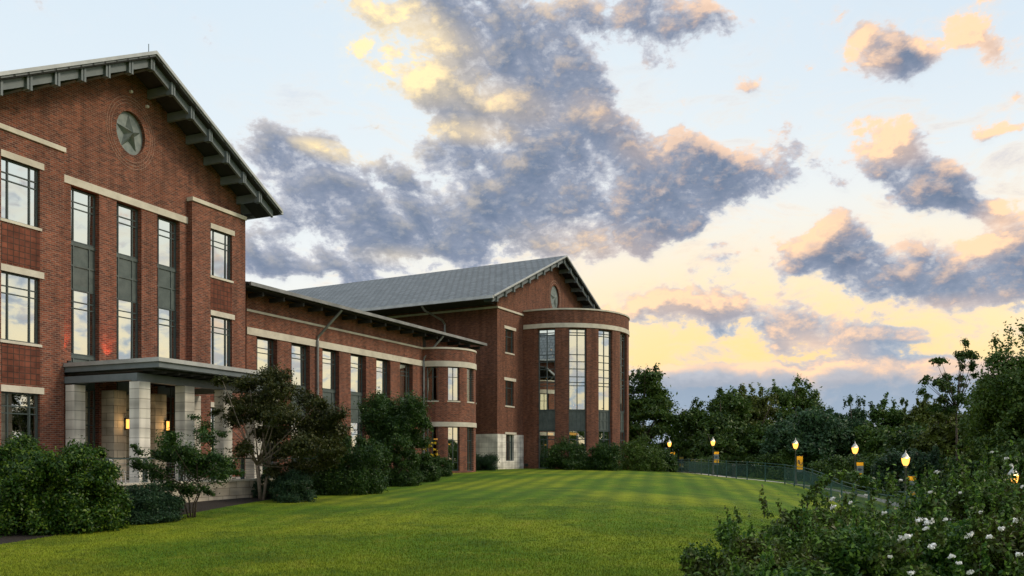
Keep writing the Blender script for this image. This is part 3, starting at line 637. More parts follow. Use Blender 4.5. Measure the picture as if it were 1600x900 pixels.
# clerestory brick above round bay, roof with deep eave
B.part(MB().box(49.3, 54.3, VW+.02, VW+.4, 7.3, 8.6), 'upper_wall', 'brick')
def flat_roof(Bk, u0, u1, v0, v1, z, rise, th, name, m):
    mb = MB(); z1 = z+rise
    mb.v = [(u0, v0, z), (u1, v0, z), (u1, v1, z1), (u0, v1, z1), (u0, v0, z-th), (u1, v0, z-th), (u1, v1, z1-th), (u0, v1, z1-th)]
    mb.f = [(0, 1, 2, 3), (7, 6, 5, 4), (0, 4, 5, 1), (1, 5, 6, 2), (2, 6, 7, 3), (3, 7, 4, 0)]
    return Bk.part(mb, name, m)
flat_roof(B, 31.3, 56.3, 29.96, 46, 8.74, 2.6, .10, 'roof', 'roof')
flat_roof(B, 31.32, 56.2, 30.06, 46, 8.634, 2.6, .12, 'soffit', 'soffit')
B.part(MB().box(31.3, 56.32, 29.84, 29.955, 8.56, 8.74), 'gutter', 'pipe')
for k in range(16): u = 32.5+k*1.55; B.part(MB().box(u, u+.12, 30.2, VW-.03, 8.25, 8.46), 'rafter', 'soffit')
for u in (37.9, 49.25):
    B.part(MB().tube([(u+.75, 29.95, 8.5), (u+.68, 30.1, 8.3), (u+.05, VW-.12, 6.95), (u, VW-.12, 6.7), (u, VW-.12, FLOOR)], .075, 8), 'downspout', 'pipe')

# ------------------------------------------------------------------ far gabled block with the big round window bay
C = Block(FR, 'rotunda_hall', 69.6, 33.2, FLOOR, label='far brick hall with long metal roof, small star and big curved window bay', cat='building')
VF = 33.2; KU, KP, KS = 69.6, 18.56, .441
kz = lambda u: KP-KS*abs(u-KU)
C.part(MB().wall([(59.13, 1.93), (63.64, 1.93), (63.64, FLOOR-1), (75.56, FLOOR-1), (75.56, 1.93), (80.07, 1.93), (80.07, kz(80.07)-.25), (KU, KP-.25), (59.13, kz(59.13)-.25)],
   [rect(60.5, 61.95, 8.76, 10.71), rect(60.5, 61.95, 4.33, 6.42), circ(70.1, 14.85, .95, 1.18), rect(65, 74, FLOOR, 10.5)], VF, VF+.5), 'wall', 'brick_far')
for a, b in ((59.13, 63.64), (75.56, 80.07)):
    C.part(MB().wall([(a-.06, -2.4), (b+.02, -2.4), (b+.02, 1.93), (a-.06, 1.93)], [rect(60.5, 61.9, -.27, 1.93-.004)] if a < 60 else [], VF-.06, VF+.3), 'stone_base', 'ashlar')
    C.part(MB().box(a-.02, b+.02, VF-.09, VF-.003, 12.2, 12.36), 'coping', 'stone')
C.part(MB().wall([(VF+.31, -2.4), (75, -2.4), (75, 1.93), (VF+.31, 1.93)], [], 59.07, 59.3, flip=True), 'stone_base', 'ashlar')
C.part(MB().wall([(VF+.503, 1.93), (75, 1.93), (75, kz(59.13)-.3), (VF+.503, kz(59.13)-.3)], [], 59.13, 59.5, flip=True), 'side_wall', 'brick_far')
C.part(MB().wall([(VF+.503, -2.4), (75, -2.4), (75, kz(80.07)-.3), (VF+.503, kz(80.07)-.3)], [], 80.07, 79.7, flip=True), 'side_wall', 'brick_far')
C.part(MB().wall([(59.13, -2.4), (80.07, -2.4), (80.07, kz(80.07)-.25), (KU, KP-.25), (59.13, kz(59.13)-.25)], [], 75, 75.4), 'back_wall', 'brick_far')
C.part(MB().box(59.08, 59.127, VF+.0, 75, 12.2, 12.36), 'coping', 'stone')
for z0, z1 in ((8.76, 10.71), (4.33, 6.42)):
    window(C, 60.5, 61.95, z0, z1, VF+.12, (61.0,), (z1-.6,), w=.07)
    C.part(MB().box(60.3, 62.35, VF-.03, VF+.115, z1+.002, z1+.25), 'lintel', 'stone')
    C.part(MB().box(60.4, 62.05, VF-.05, VF+.115, z0-.12, z0-.002), 'sill', 'stone')
window(C, 60.5, 61.9, -.27, 1.92, VF+.1, (61.2,), (1.3,), w=.07)
C.part(MB().box(60.3, 62.3, VF-.10, VF-.062, 1.935, 2.12), 'lintel', 'stone')
mb = MB(); mb.poly([(p[0], VF+.15, p[1]) for p in circ(70.1, 14.85, .97, 1.2)]); med = C.part(mb, 'medallion', 'disc')
star_mesh(70.1, 14.85, .85, 1.05, VF+.148, .2).build('star', 'disc', med, fix=False)
for q in (1.10, 1.28):
    mb = MB(); n = 40
    for k in range(n):
        a, b = 2*PI*k/n, 2*PI*(k+1)/n
        mb.quad(*[(70.1+math.cos(x)*.98*rr, VF-.012, 14.85+math.sin(x)*1.22*rr) for x, rr in ((a, q), (b, q), (b, q+.06), (a, q+.06))])
    C.part(mb, 'ring', 'ring')
gable_roof(C, KU, KP, KS, 13.5, 31.8, 76.5)
verge(C, KU, KP, KS, 13.5, 31.8, VF, 1.40, 9, 1.0)
for sgn in (-1, 1):
    e = KU+sgn*13.5; z = KP-KS*13.5
    C.part(MB().box(min(e, e+sgn*.2), max(e, e+sgn*.2), 31.8, 76.5, z-.25, z-.02), 'gutter', 'fascia')
    C.part(MB().box(min(e-sgn*.1, e-sgn*2.95), max(e-sgn*.1, e-sgn*2.95), 33.4, 76.4, z-.1, z-.06), 'soffit', 'soffit')
C.part(MB().tube([(56.15, 38.6, 12.35), (56.5, 38.5, 12.0), (58.6, 38.2, 11.5), (58.95, 38.15, 11.2), (58.95, 38.15, 10.4), (58.98, 38.3, 9.6), (58.98, 38.3, 2)], .09, 8), 'downspout', 'pipe')
# big round bay: straight returns, then a half cylinder
BU, BV, BR = 69.6, 32.1, 5.96
BW = [(-87+26*k, -72+26*k) for k in range(7)]
drum(C, BU, BV, BR, BW, 12.55, [(FLOOR, 10.98)], 'rotunda_wall', 'brick_far', th=.45)
for x0, x1 in ((63.64, 64.09), (75.11, 75.56)): C.part(MB().box(x0, x1, BV+.001, VF-.003, FLOOR-1, 12.55), 'rotunda_return', 'brick_far')
C.part(MB().arc(BU, BV, BR+.06, BR-.05, -90, 90, 11.05, 11.42), 'curved_band', 'stone')
C.part(MB().arc(BU, BV, BR+.08, BR-.45, -90, 90, 12.553, 12.68), 'curved_coping', 'stone')
C.part(MB().box(63.58, 63.637, BV+.002, VF-.064, 11.05, 11.42), 'band', 'stone')
C.part(MB().box(63.56, 64.09, BV+.002, VF-.092, 12.553, 12.68), 'coping', 'stone')
for a0, a1 in BW:
    curved_window(C, BU, BV, BR, a0, a1, 4.02, 10.97, 1, (10.63, 10.42, 8.77, 8.17, 7.55, 6.88, 6.40, 6.12), inset=.22, w=.09)
    curved_window(C, BU, BV, BR, a0, a1, FLOOR, 2.33, 1, (1.55,), inset=.22, w=.09)
    am = (a0+a1)/2; rr = BR-.25; half = rr*math.sin(R((a1-a0)/2)); y = -rr*math.cos(R((a1-a0)/2))
    mb = MB().box(-half, half, y+.03, y+.08, 2.335, 4.015)
    for q in (-half/3*1.5, 0, half/3*1.5): mb.box(q-.04, q+.04, y-.01, y+.028, 2.335, 4.015)
    for z in (2.35, 3.15, 3.93): mb.box(-half, half, y-.014, y+.024, z, z+.07)
    ca, sa = math.cos(R(am)), math.sin(R(am)); mb.v = [(BU+p[0]*ca-p[1]*sa, BV+p[0]*sa+p[1]*ca, p[2]) for p in mb.v]
    C.part(mb, 'spandrel', 'panel')
mb = MB()
for z in (2.5, 12.0): mb.arc(BU, BV, BR-.5, .05, -90, 90, z, z+.25, 10)
mb.box(59.6, 79.6, 46, 46.2, FLOOR, 12); mb.box(59.6, 79.6, VF+.6, 46, 3.0, 3.3); mb.box(59.6, 79.6, VF+.6, 46, 12.0, 12.2); C.part(mb, 'floors', 'dark')
# lit ceiling strips and lamps seen through the glass
for a, r_, w_ in ((-55, 4.6, .9), (-80, 4.4, .35), (-30, 4.6, .15)):
    x, y = BU+r_*math.sin(R(a)), BV-r_*math.cos(R(a)); C.part(MB().box(x-w_, x+w_, y-.1, y+.1, 1.95, 2.15), 'ceiling_light', 'warm')
for a, r_, z in ((-74, 4.8, 9.9), (-80, 4.2, 9.4), (-78, 4.5, 8.9), (-72, 4.6, 4.7), (-72.5, 4.6, 5.0), (-84, 4.5, 6.9), (-52, 4.8, 4.4), (-55, 4.9, 4.5), (-76, 4.8, .9), (-33, 5.0, .4), (-5, 5, .2)):
    x, y = BU+r_*math.sin(R(a)), BV-r_*math.cos(R(a)); C.part(MB().lathe([(.0001, -.07), (.07, 0), (.0001, .07)], 8, (x, y, z)), 'lamp', 'warm')
# warm strip inside the ground floor of the small bay
for a, r_, w_, z in ((-70, 1.6, .35, 1.25), (-38, 1.5, .08, .9)):
    x, y = DU+r_*math.sin(R(a)), DV-r_*math.cos(R(a)); B.part(MB().box(x-w_, x+w_, y-.08, y+.08, z, z+.1), 'ceiling_light', 'warm')

# ------------------------------------------------------------------ ground
def axis(lo, hi, step, far):
    c = list(np.arange(lo, hi+.01, step)); e = []; d_ = step
    while (e[-1] if e else 0) < far: d_ *= 1.35; e.append((e[-1] if e else 0)+d_)
    return np.array([lo-q for q in reversed(e)]+c+[hi+q for q in e])
def sheet(name, xs, ys, material, dz=0.0, mask=None, **kw):
    X, Y = np.meshgrid(xs, ys); Z = ground_np(X, Y)+dz; nx, ny = len(xs), len(ys)
    V = np.stack([X.ravel(), Y.ravel(), Z.ravel()], -1); i = np.arange(nx*ny).reshape(ny, nx)
    Fc = np.stack([i[:-1,:-1], i[:-1,1:], i[1:,1:], i[1:,:-1]], -1).reshape(-1, 4)
    me = bpy.data.meshes.new(name); me.from_pydata(V.tolist(), [], Fc.tolist()); me.shade_smooth(); me.materials.append(M[material])
    o = bpy.data.objects.new(name, me); COL.objects.link(o); return tag(o, **kw)
sheet('ground', axis(-30, 34, .5, 2500), axis(2, 96, .5, 3500), 'lawn', kind='structure')
def strip(name, left, right, material, dz, n=6, up=.0, **kw):
    """a sheet laid on the terrain between two polylines"""
    def resample(pl, m=60):
        pl = np.array(pl, float); L = np.r_[0, np.cumsum(np.hypot(*np.diff(pl, axis=0).T))]; t_ = np.linspace(0, L[-1], m)
        return np.stack([np.interp(t_, L, pl[:,0]), np.interp(t_, L, pl[:,1])], -1)
    a, b = resample(left), resample(right); rows = [a+(b-a)*k/n for k in range(n+1)]
    P = np.stack(rows); Z = ground_np(P[...,0], P[...,1])+dz
    Z[0] -= .03; Z[-1] -= .03
    V = np.concatenate([P, Z[...,None]], -1).reshape(-1, 3); m = 60; i = np.arange((n+1)*m).reshape(n+1, m)
    Fc = np.stack([i[:-1,:-1], i[:-1,1:], i[1:,1:], i[1:,:-1]], -1).reshape(-1, 4)
    me = bpy.data.meshes.new(name); me.from_pydata(V.tolist(), [], Fc.tolist()); me.shade_smooth(); me.materials.append(M[material])
    o = bpy.data.objects.new(name, me); COL.objects.link(o); return tag(o, **kw)
EDGE = [(-13.5,17),(-12.6,20.5),(-11.6,24.5),(-10.6,28.2),(-9.9,32),(-9.3,36),(-8.9,40),(-8.2,45),(-7.2,51),(-5.2,57.5),(-3.6,60.6)]
BACK = [(-22,19),(-20,24),(-15.5,27),(-13.5,31),(-13,36),(-13,41),(-11.5,45),(-10,49),(-8.5,54),(-6.5,59.5),(-5,62)]
strip('mulch_bed', EDGE, BACK, 'mulch', .03, kind='structure')
strip('concrete_path', [(15.5,96),(16.6,86),(18.6,76),(19.2,70),(21.5,62),(23.2,52),(23,42),(22.5,30)], [(13.8,96),(14.8,86),(16.4,77),(17.6,70),(19.8,62),(21.5,52),(21.3,42),(20.8,30)], 'concrete', .02, kind='structure')
# short grass blades over the near lawn
N = 260000
yy = 11.5+(34-11.5)*RNG.random(N*2)**1.6; xx = (RNG.random(N*2)*2-1)*yy*.66
edge_x = np.interp(yy, [p[1] for p in EDGE], [p[0] for p in EDGE]); k = (xx > edge_x+.02) & (xx < yy*.45+1); xx, yy = xx[k][:N], yy[k][:N]; N = len(xx)
zz = ground_np(xx, yy); an = RNG.random(N)*2*PI; hh = (.022+.03*RNG.random(N))*np.clip((36-yy)/14, .25, 1); w_ = .006+.006*RNG.random(N); ln = (RNG.random((N, 2))-.5)*.05
V = np.empty((N, 3, 3)); V[:,0] = np.stack([xx-np.cos(an)*w_, yy-np.sin(an)*w_, zz-.005], -1); V[:,1] = np.stack([xx+np.cos(an)*w_, yy+np.sin(an)*w_, zz-.005], -1); V[:,2] = np.stack([xx+ln[:,0], yy+ln[:,1], zz+hh], -1)
def np_mesh(name, V, k):
    """V: (n, k, 3) separate k-gons"""
    n = len(V); me = bpy.data.meshes.new(name); me.vertices.add(n*k); me.vertices.foreach_set('co', V.reshape(-1).astype(np.float32))
    me.loops.add(n*k); me.loops.foreach_set('vertex_index', np.arange(n*k, dtype=np.int32)); me.polygons.add(n); me.polygons.foreach_set('loop_start', np.arange(0, n*k, k, dtype=np.int32))
    me.update(calc_edges=True); return me
me = np_mesh('grass', V, 3); me.materials.append(M['blade']); o = bpy.data.objects.new('grass', me); COL.objects.link(o); tag(o, 'short mown green grass covering the near lawn', 'grass', kind='stuff')
#NOPLANTS

# ------------------------------------------------------------------ foliage
def leaf_cloud(clumps, total, size, rng, flat=.0, updir=0.0, shell=.45, aspect=.5):
    """clumps: (x, y, z, rx, rz). small rhombic leaves spread through each clump, denser to the outside"""
    C_ = np.array(clumps, float); wgt = C_[:,3]**2*C_[:,4]**.5; wgt /= wgt.sum()
    idx = rng.choice(len(C_), total, p=wgt); c = C_[idx]
    dr = rng.normal(size=(total, 3)); dr /= np.linalg.norm(dr, axis=1)[:,None]
    rad = np.where(rng.random(total) < .5, (shell+(1-shell)*rng.random(total)), np.abs(rng.normal(0, .62, total)))
    rad = np.minimum(rad, 1.45)
    pos = c[:,:3]+dr*rad[:,None]*np.stack([c[:,3], c[:,3], c[:,4]], -1)
    rr = c[:,3].mean()      # bend the clumps out of round
    for fq, am in ((2.2/rr, .22*rr), (5.0/rr, .12*rr)):
        ph = rng.random((3, 3))*6.28; q = rng.normal(size=(3, 3))*fq*.6
        pos = pos+am*np.sin(pos@q.T+ph[0])
    nrm = dr*.8+rng.normal(size=(total, 3))*.75; nrm[:,2] += .35; nrm /= np.linalg.norm(nrm, axis=1)[:,None]
    ax = rng.normal(size=(total, 3)); ax[:,2] += updir; ax -= (ax*nrm).sum(1)[:,None]*nrm; ax /= np.linalg.norm(ax, axis=1)[:,None]
    bx_ = np.cross(nrm, ax); s = size*(.6+.8*rng.random(total))[:,None]
    V = np.empty((total, 4, 3)); V[:,0] = pos-ax*s*.5; V[:,1] = pos+bx_*s*aspect*.5+nrm*s*.08; V[:,2] = pos+ax*s*.5; V[:,3] = pos-bx_*s*aspect*.5+nrm*s*.08
    return V
def crown_clumps(cx, cy, cz, rx, rz, n, rng, cr=.34, top=0.0, ry=None, inner=.35):
    out = []; ry = ry or rx
    for k in range(n):
        d_ = rng.normal(size=3); d_ /= np.linalg.norm(d_); q = inner+(1-inner)*rng.random()**.6
        s = cr*(.6+.8*rng.random())
        taper = 1-top*max(0, d_[2])
        out.append((cx+d_[0]*rx*q*taper, cy+d_[1]*ry*q*taper, cz+d_[2]*rz*q, rx*s, rx*s*.8))
    return out
def limbs(base, clumps, rng, r0, fork, n=10, stems=1, spread=.15):
    mb = MB(); bx0, by0, bz0 = base
    cl = [clumps[i] for i in rng.permutation(len(clumps))[:n]]
    tops = []
    for s_ in range(stems):
        a = 2*PI*s_/max(stems, 1)+rng.random(); o_ = spread*(stems > 1)
        tp = (bx0+math.cos(a)*o_*3+rng.normal()*.05, by0+math.sin(a)*o_*3, fork*(1+.1*rng.normal() if stems > 1 else 1))
        mid = ((bx0*1.0+tp[0])/2+rng.normal()*.04, (by0+tp[1])/2+rng.normal()*.04, (bz0+tp[2])/2)
        mb.tube([(bx0+math.cos(a)*o_*.5, by0+math.sin(a)*o_*.5, bz0-.15), mid, tp], [r0*1.25, r0, r0*.75], 8); tops.append(tp)
    for i, c in enumerate(cl):
        tp = tops[i % len(tops)]; m_ = [(tp[k]+c[k])/2+rng.normal()*.08*c[3] for k in range(3)]; m_[2] -= .05*c[3]
        mb.tube([tp, m_, c[:3]], [r0*.6, r0*.35, r0*.1], 6)
    return mb
def plant(name, label, cat, x, y, clumps, nleaf, size, lm, r0, fork, seed, bark='bark', stems=1, group=None, nl=10, updir=0, shell=.45, spread=.15, aspect=.5, extra=None):
    rng = np.random.default_rng(seed); z = ground(x, y)
    root = empty(name, (x, y, z), 0, label=label, cat=cat, group=group)
    V = leaf_cloud(clumps, nleaf, size, rng, updir=updir, shell=shell, aspect=aspect)
    if extra is not None: V = np.concatenate([V, extra])
    V = V-np.array([x, y, z]); me = np_mesh('crown', V, 4); me.materials.append(M[lm])
    o = bpy.data.objects.new('crown' if cat == 'tree' else 'foliage', me); COL.objects.link(o); o.parent = root
    mb = limbs((x, y, z), clumps, rng, r0, fork, nl, stems, spread)
    mb.v = [(p[0]-x, p[1]-y, p[2]-z) for p in mb.v]
    mb.build('trunk' if cat == 'tree' else 'stem', bark, root, smooth_=True)
    return root
def at(px, Y): return (px-800)/F*Y
def zat(py, Y): return (715-py)/F*Y
def shrub(name, label, px, Y, top, rx, seed, lm, n=26, nleaf=26000, size=.07, group=None, ry=None, rz=None, cr=.34, r0=.03, stems=3, cat='shrub', **kw):
    rng = np.random.default_rng(seed+100); x = at(px, Y); z0 = ground(x, Y); zt = zat(top, Y); h = zt-z0
    cl = crown_clumps(x, Y, z0+h*.5, rx*.82, h*.42, int(n*1.5), rng, cr, ry=(ry or rx)*.82)
    for k in range(n//2):
        a = rng.random()*2*PI; cl.append((x+math.cos(a)*rx*.72, Y+math.sin(a)*(ry or rx)*.72, z0+h*.16, rx*cr*.9, h*.22))
    cl = [(c[0], c[1], max(c[2], z0+c[4]*.6), c[3], min(c[4], h*.3)) for c in cl]
    return plant(name, label, cat, x, Y, cl, int(nleaf*1.5), size*1.05, lm, r0, z0+h*.3, seed, stems=stems, group=group, **kw)
G1 = 'shrubs planted along the building'
# left foreground mass: several bushes
shrub('shrub', 'big glossy bright green bush at the left edge before the brick hall', 30, 23.0, 672, 1.75, 11, 'leaf_bright', 44, 60000, .085, G1, cr=.26)
shrub('shrub', 'big glossy bright green bush just left of the terrace railing', 122, 23.4, 688, 1.35, 12, 'leaf_bright', 36, 46000, .085, G1, cr=.27)
shrub('shrub', 'low dark spreading bush before the terrace wall left of the multi stem tree', 232, 25.6, 757, 1.15, 13, 'leaf_blue', 26, 26000, .06, G1)
# small multi stem tree in front of the terrace
def cl_at(lst, Y, jitter=.5, seed=1):
    rg = np.random.default_rng(seed); return [(at(px, Y), Y+rg.normal()*jitter, zat(py, Y), rx/F*Y, rz/F*Y) for px, py, rx, rz in lst]
YT = 26.6
cl = cl_at([(300,668,14,12),(288,690,20,14),(318,688,16,12),(270,712,22,14),(300,715,26,18),(335,712,18,12),(240,722,18,10),(228,712,10,8),(355,722,16,12),(278,738,26,14),(318,742,22,14),(250,740,22,12),(345,745,18,12),(300,762,22,10),(330,765,12,8),(222,700,8,6),(368,735,10,8),(265,692,10,8),(333,672,10,8),(308,650,8,8),(255,708,18,12),(345,730,18,12),(310,725,26,14),(290,705,24,14),(265,755,16,10),(225,730,10,8)], YT, .45, 3)
plant('small_tree', 'small open multi stem tree standing before the terrace wall', 'tree', at(300, YT), YT, cl, 26000, .085, 'leaf_mid', .028, zat(768, YT), 21, stems=4, nl=18, spread=.14, shell=.1)
# crooked olive tree right of the entrance
YO = 33.0
cl = cl_at([(395,600,22,12),(430,592,26,14),(380,622,18,10),(420,620,34,18),(455,605,24,14),(365,618,14,8),(370,655,22,12),(405,650,26,14),(445,645,34,20),(480,625,26,16),(500,650,30,20),(470,670,36,20),(430,680,22,14),(520,675,26,18),(490,700,34,18),(450,705,26,14),(355,650,10,7),(395,672,16,9),(525,650,16,14),(530,705,22,14),(462,590,10,6),(505,628,12,10),(470,725,26,12),(512,725,20,12),(425,710,24,14),(398,700,18,12),(440,735,22,12),(380,640,18,12),(412,680,24,14),(368,600,12,8)], YO, .7, 4)
plant('crooked_tree', 'dark olive tree with crooked pale trunk right of the entrance canopy', 'tree', at(408, YO), YO, cl, 90000, .10, 'leaf_olive', .055, zat(728, YO), 22, bark='palebark', stems=3, nl=24, spread=.12, shell=.05)
shrub('shrub', 'low rounded dark shrub at the foot of the crooked tree', 458, 32.6, 737, .95, 14, 'leaf_blue', 22, 20000, .06, G1)
shrub('shrub', 'small dark shrub at the right end of the terrace wall', 414, 33.8, 735, .5, 15, 'leaf_blue', 14, 8000, .06, G1)
shrub('shrub', 'large dark green shrub between the crooked tree and the round crowned tree', 545, 37.5, 668, 1.75, 16, 'leaf_mid', 36, 40000, .09, G1, cr=.28)
shrub('shrub', 'taller leafy shrub with upright shoots beneath the wing windows', 585, 40.5, 690, 1.0, 17, 'leaf_mid', 22, 20000, .09, G1, cr=.3, updir=1.5)
shrub('shrub', 'mid height shrub hidden low behind the crooked tree', 500, 38.5, 700, 1.3, 18, 'leaf_mid', 22, 18000, .09, G1)
YR = 46.0
rg = np.random.default_rng(5); cl = crown_clumps(at(620, YR), YR, zat(658, YR), 1.95, 1.8, 50, rg, .30)
plant('round_tree', 'dense round crowned evergreen tree in front of the brick wing', 'tree', at(620, YR), YR, cl, 70000, .11, 'leaf_mid', .07, zat(715, YR), 23, nl=14)
shrub('shrub', 'dark bushy shrub beneath the round crowned tree', 628, 45.0, 692, 1.25, 19, 'leaf_mid', 26, 22000, .09, G1, cr=.3)
shrub('shrub', 'rounded shrub under the small round bay with lawn at its foot', 660, 49.0, 706, 1.0, 20, 'leaf_mid', 22, 16000, .09, G1)
shrub('shrub', 'clipped round shrub beside the small bay door', 686, 54.0, 712, .9, 24, 'leaf_mid', 20, 12000, .09, G1)
fs = shrub('flowering_shrub', 'small shrub with yellow blossom before the small round bay', 672, 53.0, 690, .75, 25, 'leaf_mid', 16, 7000, .09, G1)
rg = np.random.default_rng(9); 
for k in range(9):
    px, py = [(667,688),(672,697),(680,703),(675,710),(664,702),(670,716),(684,710),(678,692),(662,694)][k]
    V = leaf_cloud([(at(px, 52.2)-fs.location.x, 52.2-fs.location.y, zat(py, 52.2)-fs.location.z, .16, .14)], 22, .07, rg, aspect=.8)
    me = np_mesh('blossom', V, 4); me.materials.append(M['yellowpetal']); o = bpy.data.objects.new('blossom', me); COL.objects.link(o); o.parent = fs
shrub('hedge', 'low clipped dark hedge at the stone corner of the far hall', 752, 63.5, 712, 1.35, 26, 'leaf_blue', 26, 16000, .08, None, ry=.6, cat='hedge')
for i, (px, Y, top, rx, lab) in enumerate([(885,67.5,686,2.0,'leftmost bush at the foot of the tall curved windows'), (945,67.0,690,1.4,'small bush before the third tall curved window'), (1003,69.5,684,2.1,'broad bush at the right end of the far hall'), (1036,72,700,1.3,'low bush just left of the far lamp post'), (920,67.2,712,.7,'tiny low bush between two bushes at the curved bay')]):
    shrub('bush', lab, px, Y, top, rx, 30+i, 'leaf_mid' if i != 2 else 'leaf_fargreen', 26, 12000, .13, 'bushes at the far hall')
# ------------------------------------------------------------------ background trees
def bgtree(name, label, px, Y, top, wpx, lm, seed, n=70, nleaf=12000, size=.34, bottom=None, group='trees beyond the fence', cr=.24, topt=.25, r0=.22, spikes=14):
    rng = np.random.default_rng(seed+500); x = at(px, Y); z0 = ground(x, Y); zt = zat(top, Y); rx = wpx/2/F*Y
    zb = z0+(zt-z0)*.0 if bottom is None else zat(bottom, Y); cz = (zt+zb)/2; rz = (zt-zb)/2
    cl = crown_clumps(x, Y, cz, rx*.88, rz*.86, n, rng, cr, topt, inner=.3)
    for k in range(spikes):     # ragged skyline: small narrow leaders on the upper crown
        a = rng.random()*2*PI; q = rng.random()**.5*.8; hh_ = math.sqrt(1-q*q)
        cl.append((x+math.cos(a)*rx*q, Y+math.sin(a)*rx*q, cz+rz*hh_*(.88+.14*rng.random()), rx*.07, rz*.13))
    return plant(name, label, 'tree', x, Y, cl, nleaf, size, lm, r0, z0+(zt-z0)*.3, seed, nl=12, group=group, shell=.2)
bg = [('tall_tree','tall dark tree rising directly right of the far hall',1005,92,574,140,'leaf_far'),
 ('broad_tree','broad tree whose pointed top stands left of the middle of the tree line',1128,90,604,125,'leaf_far'),
 ('broad_tree','broad tree beside the gap in the tree line above the second lamp',1172,94,600,110,'leaf_faryellow'),
 ('tall_tree','highest tree in the middle of the tree line',1245,98,595,130,'leaf_fargreen'),
 ('round_tree','large rounded tree standing over the third lamp post',1262,78,640,165,'leaf_farblue'),
 ('small_tree','slim young tree in the low gap right of the tall dark tree',1078,100,655,50,'leaf_far'),
 ('tall_tree','airy tree right of the highest tree',1335,98,622,95,'leaf_farblue'),
 ('tall_tree','thin topped tree above the fourth lamp post',1395,92,618,90,'leaf_far'),
 ('tall_tree','thin leafed tree left of the spindly leader',1440,86,622,80,'leaf_faryellow'),
 ('broad_tree','dark green tree filling the middle of the right tree group',1490,62,640,120,'leaf_faryellow'),
 ('tall_tree','very tall dense tree at the right edge of the view',1630,46,495,235,'leaf_fargreen'),
 ('broad_tree','dense tree bulging left below the very tall right tree',1560,50,590,110,'leaf_fargreen'),
 ('broad_tree','low dark tree under the airy tree',1360,76,662,110,'leaf_far'),
 ('broad_tree','low dark tree behind the fifth lamp post',1430,66,660,120,'leaf_far'),
 ('small_tree','rounded low tree behind the second lamp',1120,84,668,90,'leaf_far'),
 ('small_tree','rounded low tree between the second and third lamps',1195,86,660,90,'leaf_far')]
for i, (nm, lab, px, Y, top, w, lm) in enumerate(bg):
    big = Y < 55
    bgtree(nm, lab, px, Y, top, w, lm, 60+i, n=130 if big else 75, cr=.27 if big else .24, nleaf=140000 if big else (52000 if i < 5 else 34000), size=.2 if big else .34)
# spindly leader tree against the sky
YS = 54.0
cl = cl_at([(1493,540,7,7),(1490,556,10,5),(1500,552,8,5),(1497,572,6,10),(1485,566,6,5),(1520,556,10,6),(1513,572,8,9),(1478,564,10,5),(1470,563,8,4),(1490,588,9,8),(1508,592,9,7),(1520,585,6,5),(1483,600,10,7),(1500,606,8,8),(1462,598,11,7),(1450,592,8,5),(1472,606,9,6),(1515,600,7,5),(1495,622,12,9),(1470,624,10,8),(1452,618,7,6),(1440,612,7,5),(1435,602,5,4),(1510,626,8,7),(1484,640,14,8),(1460,640,10,8)], YS, .6, 8)
plant('spindly_tree', 'thin open tree with bare leader silhouetted on the sunset sky', 'tree', at(1495, YS), YS, cl, 5200, .22, 'leaf_far', .07, zat(640, YS), 90, nl=26, shell=.0)
# understorey shrubs behind the fence
us = [(1100,80,716,60,'shrub behind the fence beside the second lamp'),(1215,76,706,80,'low dark shrub behind the fence left of the third lamp'),(1300,66,712,70,'low shrub behind the fence between third and fourth lamps'),
 (1400,56,700,90,'blue green shrub left of the fifth lamp post'),(1455,52,690,80,'blue green shrub right of the fifth lamp post'),(1520,46,676,100,'leafy shrub under the dense right trees'),(1590,40,672,120,'leafy shrub in front of the very tall right tree'),(1350,60,704,60,'shrub covered in light leaves behind the fourth lamp'),(1160,84,712,60,'dim shrub behind the fence right of the second lamp'),(1060,90,700,60,'dim shrub behind the unlit lamp post')]
for i, (px, Y, top, w, lab) in enumerate(us):
    shrub('shrub', lab, px, Y, top, w/2/F*Y, 130+i, 'leaf_blue' if i in (3, 4) else 'leaf_far', 26, 9000, .2, 'shrubs behind the fence')
# trees outside the frame on the right (they show in the window glass)
rgt = [(31,24,7.5,'leaf_far'),(33,-14,10,'leaf_far'),(42,-20,11,'leaf_fargreen'),(24,-24,10.5,'leaf_far'),(41,8,10,'leaf_faryellow'),(36,36,8.5,'leaf_far'),(39,48,9,'leaf_fargreen'),(48,38,10,'leaf_far'),(28,6,6.5,'leaf_far'),(50,16,11,'leaf_fargreen'),(46,60,10,'leaf_far'),(34,16,9.5,'leaf_far'),(44,4,10.5,'leaf_far'),(30,-10,8,'leaf_fargreen'),(42,26,11,'leaf_far')]
for i, (x, y, h, lm) in enumerate(rgt):
    rng = np.random.default_rng(300+i); z0 = ground(x, y); cl = crown_clumps(x, y, z0+h*.55, h*.42, h*.42, 34, rng, .24)
    plant('park_tree', ['park tree beyond the frame nearest the lamp path','first of the park trees behind the viewer','second of the park trees behind the viewer, tallest','third of the park trees behind the viewer','yellowish park tree beyond the right frame edge','park tree beyond the frame level with the fifth lamp','park tree beyond the frame level with the fourth lamp','second row park tree beyond the right frame edge','short park tree nearest the viewer at right','widest park tree in the far right row','park tree beyond the frame behind the very tall right tree','leafy tree on the lower ground right of the lawn, first beyond the frame','leafy tree far to the right beyond the frame','leafy tree behind the viewer on the right','tall leafy tree beyond the frame behind the nearest lamp'][i], 'tree', x, y, cl, 12000, .34, lm, .2, z0+h*.3, 300+i, group='trees outside the frame')

